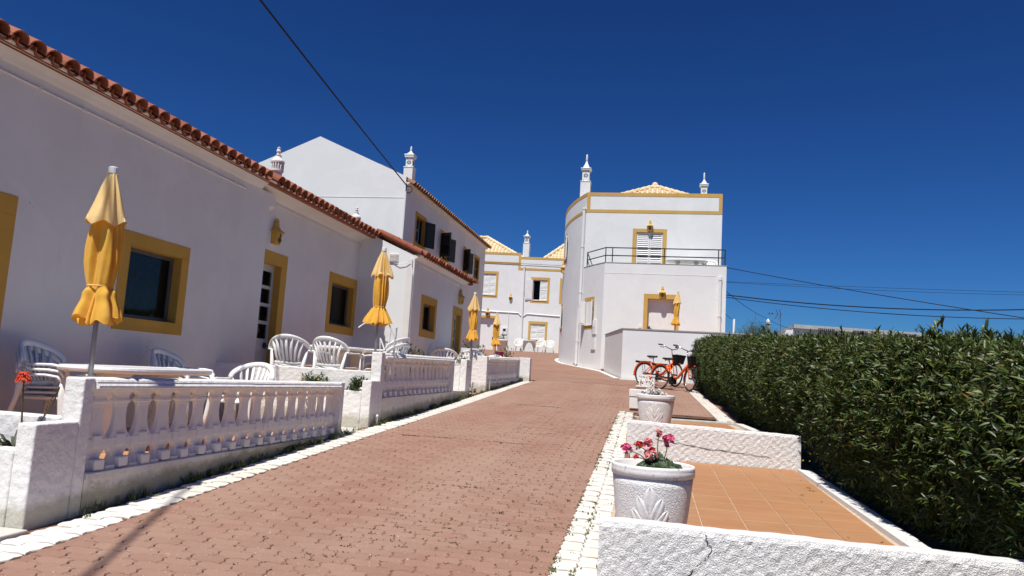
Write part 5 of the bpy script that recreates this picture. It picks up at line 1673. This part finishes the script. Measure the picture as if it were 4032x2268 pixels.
for sx in (-1, 1):
    for k, (zc, r) in enumerate(((.40, .042), (.30, .05), (.19, .05), (.10, .04))):
        m.ring((cxm + sx * .085, yb + .02, z + zc), r, .015, (0, 1, 0), 16, 5, 0, .4 * sx, .4 * sx + 4.9)
    m.tube([(cxm, yb + .02, z + .06), (cxm + sx * .03, yb + .02, z + .16), (cxm + sx * .01, yb + .02, z + .24), (cxm + sx * .05, yb + .02, z + .36), (cxm, yb + .02, z + .44)], .016, 6)
    m.tube([(cxm + sx * .14, yb + .02, z + .05), (cxm + sx * .05, yb + .02, z + .25), (cxm + sx * .14, yb + .02, z + .45)], .014, 6)
m.ring((cxm, yb + .02, z + .25), .035, .012, (0, 1, 0), 16, 5)
m.build('backrest', 'cast_white', t)

# ------------------------------------------------------------------ bicycles
def make_bike():
    """step-through city bike; x = forward, wheels on z = 0"""
    t = thing('bicycle', '', 'bicycle', world=False)
    RW = .335; xr, xf_ = -.54, .56
    def wheel(x, parent, yaw=0.0):
        m = MB(); m.ring((0, 0, 0), RW - .02, .021, (0, 1, 0), 44, 8); w = m.build('wheel', 'rubber', parent, smooth=True)
        m = MB(); m.ring((0, 0, 0), RW - .046, .011, (0, 1, 0), 44, 6, flat=1.1); m.build('rim', 'rim_metal', w, smooth=True)
        m = MB()
        for k in range(26):
            a = 2 * math.pi * k / 26; s = 1 if k % 2 else -1; b = a + s * .5
            m.tube([(.022 * math.cos(b), s * .026, .022 * math.sin(b)), ((RW - .05) * math.cos(a), 0, (RW - .05) * math.sin(a))], .0016, 3)
        m.build('spokes', 'rim_metal', w)
        m = MB(); m.tube([(0, -.05, 0), (0, .05, 0)], .022, 10); m.build('hub', 'black_plastic', w)
        w.location = (x, 0, RW); w.rotation_euler = (0, 0, yaw)
        return w
    YW = -.35       # front wheel turned
    wheel(xr, t); wheel(xf_, t, YW)
    c, s_ = math.cos(YW), math.sin(YW)
    fr_ = lambda dx, y, z: (xf_ + dx * c - y * s_, dx * s_ + y * c, z)
    m = MB()
    ht, hb = (.405, 0, .86), (.445, 0, .64); bb = (-.06, 0, .28); stp = (-.235, 0, .70)
    m.tube([ht, hb], .024, 10)
    m.tube([(.43, 0, .70), (.30, 0, .56), (.12, 0, .36), bb], [.034, .036, .037, .036], 12)
    m.tube([bb, (-.13, 0, .45), stp], [.028, .022, .020], 10)
    m.tube([(.10, 0, .34), (-.02, 0, .37), (-.125, 0, .44)], .018, 8)
    for y in (-.06, .06):
        m.tube([bb, (-.2, y, .29), (xr, y, RW)], .013, 6); m.tube([(-.20, y * .3, .62), (-.35, y, .50), (xr, y, RW)], .011, 6)
    m.build('frame', 'bike_orange', t, smooth=True)
    m = MB()
    for y in (-.055, .055): m.tube([(.455, 0, .63), fr_(-.09, y, .60), fr_(-.02, y, .42), fr_(0, y, RW)], [.018, .016, .014, .011], 8)
    m.build('fork', 'bike_orange', t, smooth=True)
    m = MB(); m.ring((xr, 0, RW), RW + .022, .034, (0, 1, 0), 26, 8, 0, -1.75, 1.15, flat=1.0); m.build('mudguard', 'bike_orange', t, smooth=True)
    m = MB()
    pts = []
    for i in range(19):
        a = RAD(150 - 8.5 * i); pts.append(fr_((RW + .022) * math.cos(a), 0, RW + (RW + .022) * math.sin(a)))
    pts = [fr_((RW + .022) * math.cos(RAD(a)), 0, RW + (RW + .022) * math.sin(RAD(a))) for a in range(205, 55, -8)]
    m.tube(pts, .030, 8); m.build('mudguard', 'bike_orange', t, smooth=True)
    m = MB(); m.tube([stp, (-.255, 0, .82)], .014, 8); m.build('seat_post', 'chrome', t, smooth=True)
    m = MB(); vv = []; ff = []; n = 10; k = 10
    for i in range(n + 1):
        q = i / n; w = .115 * (1 - q) ** .7 * (1 if q < .9 else .9) + .018; xx = -.40 + .28 * q
        for j in range(k):
            a = 2 * math.pi * j / k; vv.append((xx, w * math.cos(a), .845 + .035 * math.sin(a) * (1 if math.sin(a) > 0 else .8) + .012 * (q - .4) ** 2))
    for i in range(n):
        for j in range(k): ff.append((i * k + j, i * k + (j + 1) % k, (i + 1) * k + (j + 1) % k, (i + 1) * k + j))
    ff += [tuple(range(k - 1, -1, -1)), tuple(range(n * k, n * k + k))]
    m.add(vv, ff)
    for y in (-.05, .05): m.lathe([(.02, .79), (.024, .80), (.02, .81)], 8, (-.34, y, 0))
    m.build('saddle', 'black_plastic', t, smooth=True)
    m = MB(); hs = Vector((.37, 0, 1.06)); m.tube([ht, hs], .014, 8)
    bars = []
    hbz = lambda dx, y, z: (hs.x + dx * c - y * s_, dx * s_ + y * c, z)
    m.tube([hbz(-.20, -.29, 1.19), hbz(-.10, -.26, 1.18), hbz(.03, -.17, 1.10), hbz(.03, 0, 1.06), hbz(.03, .17, 1.10), hbz(-.10, .26, 1.18), hbz(-.20, .29, 1.19)], .014, 8)
    m.build('handlebar', 'chrome', t, smooth=True)
    for y in (-1, 1):
        m = MB(); m.tube([hbz(-.24, y * .30, 1.195), hbz(-.10, y * .262, 1.18)], .021, 8); m.tube([hbz(-.05, y * .24, 1.15), hbz(-.09, y * .23, 1.11), hbz(-.2, y * .27, 1.13)], .009, 5); m.build('grip', 'black_plastic', t, smooth=True)
    m = MB(); bx = lambda dx, y, z: fr_(dx, y, z)
    for zz, w, l in ((.66, .11, .07), (.74, .125, .085), (.82, .14, .10), (.90, .155, .115)):
        q = [bx(.10 - l, -w, zz), bx(.10 + l, -w, zz), bx(.10 + l, w, zz), bx(.10 - l, w, zz)]
        m.tube(q, .006 if zz < .9 else .009, 5, closed=True)
    for i in range(9):
        s2 = -1 + 2 * i / 8
        m.tube([bx(.03, .11 * s2, .66), bx(-.015, .155 * s2, .90)], .0045, 4); m.tube([bx(.17, .11 * s2, .66), bx(.215, .155 * s2, .90)], .0045, 4)
        m.tube([bx(.10 + .07 * s2, -.11, .66), bx(.10 + .115 * s2, -.155, .90)], .0045, 4); m.tube([bx(.10 + .07 * s2, .11, .66), bx(.10 + .115 * s2, .155, .90)], .0045, 4)
    m.add([bx(.03, -.108, .662), bx(.17, -.108, .662), bx(.17, .108, .662), bx(.03, .108, .662), bx(-.012, -.15, .89), bx(.212, -.15, .89), bx(.212, .15, .89), bx(-.012, .15, .89)], [(0, 1, 2, 3), (0, 1, 5, 4), (1, 2, 6, 5), (2, 3, 7, 6), (3, 0, 4, 7)])
    m.build('basket', 'black_plastic', t)
    m = MB()
    for y in (-.055, .055): m.tube([(-.30, y, .685), (-.55, y, .70), (-.80, y, .70)], .009, 6); m.tube([(-.62, y, .70), (xr, y, RW + .02)], .007, 5)
    for xx in (-.36, -.50, -.64, -.79): m.tube([(xx, -.06, .70), (xx, .06, .70)], .008, 5)
    m.box(-.84, -.78, -.07, .07, .66, .72); m.build('luggage_rack', 'black_plastic', t)
    m = MB(); m.tube([(-.02, -.05, .30), (-.22, -.055, .33), (-.46, -.055, RW + .02), (-.50, -.055, RW - .03), (-.22, -.055, .24), (-.04, -.05, .20)], .022, 8, closed=True); m.lathe([(.085, -.018), (.095, 0), (.085, .018)], 20, (0, 0, 0))
    n0 = len(m.v) - 60
    for i in range(n0, len(m.v)):
        a_, b_, c_ = m.v[i]; m.v[i] = (bb[0] + a_, -.05 + c_, bb[2] + b_)
    m.box(-.16, .04, -.045, .045, .17, .33)
    m.build('motor_and_chain_case', 'black_plastic', t, bevel=.01)
    for y, a in ((-.10, .9), (.10, .9 + math.pi)):
        m = MB(); e = (bb[0] + .17 * math.cos(a), y, bb[2] + .17 * math.sin(a)); m.tube([(bb[0], y, bb[2]), e], .011, 6); m.box(e[0] - .05, e[0] + .05, y - .05 if y < 0 else y, y if y < 0 else y + .05, e[2] - .012, e[2] + .012); m.build('crank', 'black_plastic', t)
    m = MB(); m.tube([(-.20, -.06, .24), (-.10, -.20, .01)], .011, 6); m.build('kickstand', 'black_plastic', t)
    return t
BK = make_bike()
place(BK, (.62, 20.30, gz(20.30) - .005), R(-45), 'orange step-through bicycle with basket, the nearer of the two', 'orange bicycles by the hedge', (R(-5), 0))
b2 = copy_tree(BK)
place(b2, (.24, 22.0, gz(22.0) - .005), R(-36), 'orange step-through bicycle standing farther back, half hidden by the nearer one', 'orange bicycles by the hedge', (R(-4), 0))

# ------------------------------------------------------------------ foliage
def leaves_mesh(pos, dirs, nrm, length, width, fold=.25, droop=.12):
    """numpy: one 6-vertex, 4-face lance leaf per entry"""
    n = len(pos)
    d = dirs / np.linalg.norm(dirs, axis=1, keepdims=True)
    side = np.cross(d, nrm); side /= np.linalg.norm(side, axis=1, keepdims=True) + 1e-9
    up = np.cross(side, d)
    L_ = length[:, None]; w = width[:, None]
    base = pos
    m1 = pos + d * L_ * .42 - up * L_ * .0
    tip = pos + d * L_ - up * L_ * droop
    l1 = m1 + side * w * .5 + up * w * fold; r1 = m1 - side * w * .5 + up * w * fold
    V = np.stack([base, r1, tip, l1, m1], 1).reshape(-1, 3)
    F_ = np.array([[0, 1, 4], [1, 2, 4], [4, 2, 3], [0, 4, 3]])
    Fa = (F_[None] + (np.arange(n) * 5)[:, None, None]).reshape(-1, 3)
    return V, Fa
def np_mesh(name, V, Fa, mat, parent=None, smooth=False):
    me = bpy.data.meshes.new(name)
    me.vertices.add(len(V)); me.vertices.foreach_set('co', V.astype(np.float32).ravel())
    me.loops.add(Fa.size); me.loops.foreach_set('vertex_index', Fa.astype(np.int32).ravel())
    me.polygons.add(len(Fa)); me.polygons.foreach_set('loop_start', np.arange(0, Fa.size, Fa.shape[1], dtype=np.int32)); me.polygons.foreach_set('loop_total', np.full(len(Fa), Fa.shape[1], dtype=np.int32))
    me.update(calc_edges=True); me.materials.append(MAT[mat])
    o = bpy.data.objects.new(name, me); COL.objects.link(o)
    if parent: o.parent = parent; OFF[o.name] = OFF.get(parent.name, (0, 0, 0)); o.location = -Vector(OFF[o.name])
    return o
def norm(a): return a / (np.linalg.norm(a, axis=1, keepdims=True) + 1e-9)

hedge = thing('hedge', 'tall dark green clipped hedge along the right side of the lane', 'hedge', (1.9, 12, gz(12)))
HY0, HY1 = 2.0, 21.25
def hx(y): return 1.88 - (y - 4) * .0365 + .04 * np.sin(y * 1.7) + .03 * np.sin(y * 4.1)          # front face
def hb(y): return np.where(y < 12.9, np.where(y < 8.7, -.975 + .0275 * (y - 4.15), -.60), -1.28 + .055 * y)
def ht_(y): return .265 + (y - 4.3) * .0600 + .035 * np.sin(y * 2.3) + .025 * np.sin(y * 5.9)
def shoots(n, where):
    y = HY0 + (HY1 - HY0) * RNG.random(n) ** 1.25
    t = RNG.random(n)
    x0, zb, zt = hx(y), hb(y), ht_(y)
    if where == 'front':
        z = zb + (zt - zb) * (1 - RNG.random(n) ** 1.05); k = (z - zb) / (zt - zb)
        x = x0 + .10 * k ** 3 - .06 * np.sin(k * 3.0) + RNG.normal(0, .035, n) + .20 * (1 - k) ** 3
        out = np.stack([-np.ones(n), RNG.normal(0, .35, n) - .15, .25 + RNG.normal(0, .4, n)], 1)
    elif where == 'top':
        x = x0 + RNG.random(n) * .95; z = zt + RNG.normal(0, .03, n) - .10 * np.exp(-(x - x0) * 12)
        out = np.stack([RNG.normal(-.1, .4, n), RNG.normal(-.1, .4, n), np.ones(n)], 1)
    else:
        y = np.full(n, HY1) + RNG.normal(0, .03, n); x = hx(y) + RNG.random(n) * .9; z = hb(y) + (ht_(y) - hb(y)) * RNG.random(n)
        out = np.stack([RNG.normal(0, .4, n), np.ones(n), .3 + RNG.normal(0, .4, n)], 1)
    return np.stack([x, y, z], 1), norm(out)
def shoot_leaves(P_, D_, m, s0, s1, spread=.9, lift=0.0):
    n = len(P_)
    Pz = np.repeat(P_, m, 0); Dz = np.repeat(D_, m, 0); N = n * m
    a = RNG.normal(size=(N, 3)); a = norm(np.cross(a, Dz))
    f_ = RNG.random((N, 1))
    pos = Pz + Dz * (f_ * .09 - .03)
    dirs = norm(Dz * (.35 + .7 * f_) + a * spread * (1.05 - .5 * f_))
    nr = norm(Dz + np.array([0, -.15, .75]) + RNG.normal(0, .25, (N, 3)))
    ln = s0 + (s1 - s0) * RNG.random(N); wd = ln * (.22 + .09 * RNG.random(N))
    return pos, dirs, nr, ln, wd
acc = []
for where, n, m_ in (('front', 19000, 9), ('top', 5200, 8), ('end', 600, 8)):
    P_, D_ = shoots(n, where)
    acc.append(shoot_leaves(P_, D_, m_, .034, .080, 1.15))
P_, D_ = shoots(120, 'top'); D_ = norm(D_ * np.array([.5, .5, 1.6])); P_ = P_ + D_ * .05           # long untrimmed shoots
sel = P_[:, 1] < 12
acc.append(shoot_leaves(P_[sel] + np.array([0, 0, .02]), D_[sel], 8, .06, .105, .5))
arr = [np.concatenate([a[i] for a in acc]) for i in range(5)]
V, Fa = leaves_mesh(*arr)
stuff(np_mesh('foliage', V, Fa, 'leaf_hedge', hedge))
tw = MB()
for k in range(150):
    y = random.uniform(3, 20); z0_ = float(hb(np.array(y))); x = float(hx(np.array(y))) + random.uniform(.12, .5)
    zt = float(ht_(np.array(y)))
    tw.tube([(x, y, z0_ - .05), (x + random.uniform(-.1, .1), y + random.uniform(-.15, .15), (z0_ + zt) / 2), (x + random.uniform(-.25, .1), y + random.uniform(-.25, .25), zt - .05)], [.014, .010, .004], 5)
stuff(tw.build('branches', 'trunk', hedge))
core = MB()  # dark core added behind the leaves to block light
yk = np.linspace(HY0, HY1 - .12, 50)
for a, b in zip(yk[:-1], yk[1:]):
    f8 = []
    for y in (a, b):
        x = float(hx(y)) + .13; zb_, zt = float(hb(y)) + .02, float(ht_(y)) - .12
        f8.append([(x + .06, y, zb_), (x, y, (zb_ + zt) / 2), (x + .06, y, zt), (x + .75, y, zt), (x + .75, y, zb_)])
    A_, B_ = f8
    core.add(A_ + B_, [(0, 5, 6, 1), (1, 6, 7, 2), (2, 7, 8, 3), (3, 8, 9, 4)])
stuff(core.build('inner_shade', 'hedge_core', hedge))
fl = MB()
for k in range(8):
    y = random.choice((7.6, 8.3, 8.6, 7.9, 12.5, 15)) + random.uniform(-.2, .2); z_ = float(hb(np.array(y))) + random.uniform(.05, .4)
    bloom(fl, (float(hx(np.array(y))) - .06, y, z_), .011, 7)
fl.build('orange_flowers', 'flower_yellow', hedge)

lit = []
for k in range(46):
    y = random.uniform(4.3, 12.5); x = random.choice((random.uniform(.3, 1.55), random.gauss(1.45, .1), random.uniform(-3.1, -.6)))
    zf = gz(y) + .003 if x < -.4 else (-.975 + .0275 * (y - 4.15) + .004 if y < 8.6 else -.596)
    if 8.6 < y < 8.9: continue
    lit.append((min(x, 1.5), y, zf))
lit = np.array(lit); nl = len(lit)
dl = np.stack([RNG.normal(size=nl), RNG.normal(size=nl), np.full(nl, .06)], 1)
V, Fa = leaves_mesh(lit, dl, np.tile([0, 0, 1.0], (nl, 1)) + RNG.normal(0, .2, (nl, 3)), .025 + .04 * RNG.random(nl), .008 + .010 * RNG.random(nl), .3, .0)
tag(np_mesh('leaf_litter', V, Fa, 'dry_grass'), 'dry brown leaves scattered over the tiles and paving', 'leaves', kind='stuff')

def tuft_field(name, spots, mat, hgt, per=7, lean=.5, parent=None, w=.004):
    """grass blades: thin tapered quads"""
    P_ = np.repeat(np.array(spots), per, 0); n = len(P_)
    P_ = P_ + np.stack([RNG.normal(0, .014, n), RNG.normal(0, .014, n), np.full(n, -.004)], 1)
    d = norm(np.stack([RNG.normal(0, lean, n), RNG.normal(0, lean, n), np.ones(n)], 1))
    ln = hgt * (.4 + .9 * RNG.random(n)); wd = w * (1 + RNG.random(n))
    V, Fa = leaves_mesh(P_, d, norm(RNG.normal(size=(n, 3))), ln, wd * 2, .2, .25)
    return np_mesh(name, V, Fa, mat, parent)
sp = []
for k in range(330):
    y = random.uniform(4.2, 20.5)
    if 14.5 < y < 15.9 and random.random() < .6: continue
    cl = math.sin(y * 2.1) + math.sin(y * 5.3 + 1)
    if cl < random.uniform(-1.5, 1.2): continue
    sp.append((FX + .02 + abs(random.gauss(0, .022)), y, gz(y)))
for c_ in (5.35, 5.7, 6.0, 7.15, 7.5, 8.0, 10.2, 11.2, 11.9, 12.6, 13.7):
    for k in range(10): y = c_ + random.gauss(0, .09); sp.append((FX + .03 + abs(random.gauss(0, .02)), y, gz(y)))
tag(tuft_field('weeds', sp, 'grass', .075, 7), 'green weeds growing along the foot of the left terrace walls', 'weeds', kind='stuff')
sp = []
for k in range(420):
    y = 3.2 + 10.3 * random.random() ** 1.4; r_ = random.random()
    if r_ < .5: x = -.485 - .0035 * max(0, y - 4) + random.gauss(0, .008)
    elif r_ < .72: x = -.362 - .0035 * max(0, y - 4) + random.gauss(0, .006)
    else: x = -.238 + random.gauss(0, .008)
    if math.sin(y * 3.1 + x * 9) + math.sin(y * 7.7) < random.uniform(-1.4, 1.0): continue
    sp.append((x, y, gz(y)))
tag(tuft_field('weeds', sp, 'grass', .024, 5, .8), 'short weeds sprouting in the joints of the right white border', 'weeds', kind='stuff')
sp = []
for k in range(2600):
    y = 3.4 + 14 * random.random() ** 1.5; x = random.uniform(-2.6, -.52)
    if x < -1.9 and random.random() < .8: continue
    j = round((y - .05) / .1); yj = j * .1 + (.1 if False else 0)
    if math.sin(y * 1.3 + 1) + math.sin(x * 3.7 + y * .7) < random.uniform(-1.2, 1.6): continue
    if random.random() < .5: sp.append((x, yj + random.gauss(0, .003), gz(yj)))
    else: sp.append((round((x - (.1 if j % 2 else 0)) / .2) * .2 + (.1 if j % 2 else 0) + .1, yj + .05 + random.gauss(0, .02), gz(yj)))
for (yl, xa, xb, dn) in ((8.70, -2.95, -1.35, 120), (13.48, -2.40, -1.55, 70), (18.9, -2.3, -2.0, 30), (18.8, -.85, -.55, 30), (6.1, -1.9, -1.3, 30)):
    for k in range(dn): sp.append((random.uniform(xa, xb), yl + random.gauss(0, .006), gz(yl)))
for k in range(260):
    c_ = random.choice(((-1.35, 6.4, .35, .5), (-.9, 8.2, .3, .8), (-.75, 10.5, .2, 1.0), (-1.2, 4.6, .35, .3)))
    x, y = random.gauss(c_[0], c_[2]), random.gauss(c_[1], c_[3])
    if -3.1 < x < -.52: sp.append((x, round(y / .1) * .1, gz(y)))
tag(tuft_field('joint_weeds', sp, 'dry_grass', .013, 5, 1.1, w=.0035), 'tiny brown weeds in the joints of the red paving', 'weeds', kind='stuff')

def rosette(base, n, ln, wd, mat, label, cat, droop=.3, spread=1.0, name='plant', part='leaf', up=.6):
    t = thing(name, label, cat, base)
    b = Vector(base)
    for k in range(n):
        a = 2.4 * k + random.uniform(-.3, .3); s = (k + .5) / n
        out = Vector((math.cos(a), math.sin(a), 0)); l = ln * random.uniform(.75, 1.15)
        p0 = b + out * .01; p1 = b + out * l * .45 * spread + Vector((0, 0, l * up * (1.1 - s * .6))); p2 = b + out * l * spread + Vector((0, 0, l * up * (1.5 - s * 1.2) - droop * l * .3))
        m = MB(); m.tube([p0, p0.lerp(p1, .5) + Vector((0, 0, .01)), p1, p1.lerp(p2, .55) + Vector((0, 0, .012)), p2], [wd, wd, wd * .8, wd * .5, wd * .08], 6, flat=.4, up=(out.x * .2, out.y * .2, 1))
        m.build(part, mat, t)
    return t
# aloe with two flower stalks
al = rosette((-3.86, 4.02, -.68), 17, .20, .017, 'leaf_aloe', 'aloe with a coral flower on a long stalk, in the nearest planter', 'plant', name='aloe')
m = MB(); m.tube([(-3.86, 4.02, -.64), (-3.83, 4.02, -.50), (-3.845, 4.02, -.36), (-3.86, 4.02, -.20)], [.007, .006, .005, .004], 6)
m.tube([(-3.80, 4.03, -.66), (-3.72, 4.03, -.48), (-3.63, 4.03, -.33), (-3.60, 4.03, -.24)], [.006, .005, .005, .003], 6)
for k in range(16): q = k / 16; p_ = Vector((-3.72, 4.03, -.48)).lerp(Vector((-3.60, 4.03, -.24)), q); m.tube([p_, p_ + Vector((random.uniform(-.018, .018), random.uniform(-.015, .015), .012))], .0025, 4)
m.build('stalk', 'stem', al)
m = MB()
for k in range(70):
    a = random.random() * 6.28; s = random.random(); q = Vector((math.cos(a), math.sin(a), 0))
    b = Vector((-3.862, 4.02, -.205 + .03 * s)); e = b + q * (.030 + .018 * (1 - s)) + Vector((0, 0, -.030 + .045 * s))
    m.tube([b, b.lerp(e, .6) + Vector((0, 0, .008)), e], [.003, .0045, .003], 5)
m.build('flower_head', 'flower_coral', al)

def bush(base, r, h, n, label, mat='leaf_green', flowers=None, s=(.03, .06), cat='plant', name='shrub'):
    t = thing(name, label, cat, base)
    a = RNG.normal(size=(n, 3)); a = norm(a); a[:, 2] = np.abs(a[:, 2]); q = RNG.random((n, 1)) ** .45
    P_ = np.array(base) + a * q * np.array([r, r, h])
    D_ = norm(a + RNG.normal(0, .4, (n, 3)) + np.array([0, 0, .5]))
    pos, di, nr, ln, wd = shoot_leaves(P_, D_, 5, s[0], s[1], .8)
    V, Fa = leaves_mesh(pos, di, nr, ln, wd)
    stuff(np_mesh('foliage', V, Fa, mat, t))
    m = MB()
    for k in range(7):
        aa = random.random() * 6.28; m.tube([base, (base[0] + r * .35 * math.cos(aa), base[1] + r * .35 * math.sin(aa), base[2] + h * .45), (base[0] + r * .7 * math.cos(aa), base[1] + r * .7 * math.sin(aa), base[2] + h * .8)], [.007, .005, .002], 5)
    m.build('stems', 'stem', t)
    if flowers:
        mt, k, fr_ = flowers
        for i in range(k):
            aa = random.random() * 6.28; q = random.uniform(.3, .95)
            f = MB(); bloom(f, (base[0] + r * q * math.cos(aa), base[1] + r * q * math.sin(aa) - .02, base[2] + h * random.uniform(.75, 1.1)), fr_, 9); f.build('flower', mt, t)
    return t
bush((-4.42, 9.30, -.37), .20, .20, 260, 'low daisy bush with yellow flowers before the cracked dividing wall', flowers=('flower_yellow', 6, .016), s=(.03, .06))
bush((-3.80, 9.30, -.36), .13, .19, 200, 'small green shrub at the second planter\'s corner', s=(.03, .06))
m = MB(); m.ball((-3.72, 9.25, -.31), .05, 10, sz=.7); tag(m.build('stone', 'marble', smooth=True), 'pale stone lying in the second planter', 'stone')
bush((-4.02, 10.7 + 1.2, .17 - .35), .30, .55, 320, 'dark leafy shrub rising behind the middle balustrade', s=(.04, .08))
rosette((-3.85, 12.3, -.05), 14, .34, .010, 'leaf_green', 'upright spiky plant behind the middle balustrade', 'plant', spread=.35, up=1.0, droop=0)
bush((-3.80, 11.6, -.02), .09, .30, 20, 'thin-stemmed plant left of the spiky plant', s=(.05, .09))
bush((-3.70, 14.32, .04), .10, .30, 60, 'reddish-green plant in the planter after the middle balustrade', s=(.04, .07))
bush((-3.85, 16.6, .15), .14, .55, 22, 'lanky plant by the third parasol\'s pole', s=(.05, .09))
bush((-3.80, 18.3, .25), .12, .32, 30, 'small plant on the farthest balustrade, nearer one', s=(.04, .07))
bush((-3.78, 19.4, .30), .16, .42, 40, 'leafy plant on the farthest balustrade, past the fourth parasol', s=(.05, .09))
# low flower trough by the tall house and potted plants
m = MB(); m.box(-5.75, -5.0, 21.3, 21.75, -.15, .70)
tag(m.build('planter_box', 'plaster_far', bevel=.01), 'white raised planter box at the third house\'s far end', 'planter')
bush((-5.4, 21.5, .68), .16, .24, 36, 'red-flowering plant on the white planter box', flowers=('flower_red', 5, .03), s=(.04, .07))
t = thing('plant_pot', 'white round plant pot beside the far building\'s door', 'flowerpot', (-9.6, 47.3, gz(47.3)))
m = MB(); m.lathe([(.28, 0), (.36, .6), (.40, .62), (.40, .72), (.35, .72)], 20, (-9.6, 47.3, gz(47.3))); m.build('pot', 'cast_white', t, smooth=True)
bush((-9.6, 47.3, gz(47.3) + .68), .25, .45, 30, 'green plant in the white pot by the far door', s=(.08, .14))
t = thing('plant_pot', 'small magenta plant pot under the farthest left parasol', 'flowerpot', (-4.5, 21.9, .3))
m = MB(); m.lathe([(.09, .38), (.13, .66), (.135, .68), (.12, .68)], 14, (-4.5, 21.9, 0)); m.build('pot', 'magenta_pot', t, smooth=True)
m = MB(); m.box(-4.65, -4.35, 21.75, 22.05, gz(21.9) - .05, .378); m.build('stand', 'cast_white', t)

# wispy tree beyond the hedge
t = thing('wispy_tree', 'feathery grey-green tree beyond the hedge, beside the rounded building', 'tree', (8.0, 59, 2.1))
m = MB(); m.tube([(8.0, 59.3, 1.9), (8.05, 59.3, 3.0), (7.8, 59.2, 3.9)], [.12, .09, .05], 8)
for k in range(9):
    a_ = random.uniform(-1.5, 1.5); m.tube([(7.9, 59.2, 3.2), (7.9 + a_ * .4, 59.2, 4.0), (7.95 + a_ * .8, 59.2 + random.uniform(-.4, .4), 4.5 + random.uniform(0, .5) - abs(a_) * .2)], [.04, .025, .01], 5)
m.build('trunk', 'trunk', t)
n = 2600
P_ = np.stack([8.0 + RNG.normal(0, .72, n), 59.2 + RNG.normal(0, .6, n), np.zeros(n)], 1)
P_[:, 2] = 4.15 + RNG.normal(0, .45, n) - .22 * np.abs(P_[:, 0] - 8.0) + .12 * np.sin(P_[:, 0] * 6)
D_ = norm(RNG.normal(size=(n, 3)) + np.array([0, 0, .5]))
V, Fa = leaves_mesh(P_, D_, norm(RNG.normal(size=(n, 3))), .22 + .2 * RNG.random(n), .022 + .01 * RNG.random(n), .1, .4)
stuff(np_mesh('crown', V, Fa, 'wispy', t))
for o in bpy.data.objects:
    if o.type == 'EMPTY' and not o.children and not o.get('label'): bpy.data.objects.remove(o)
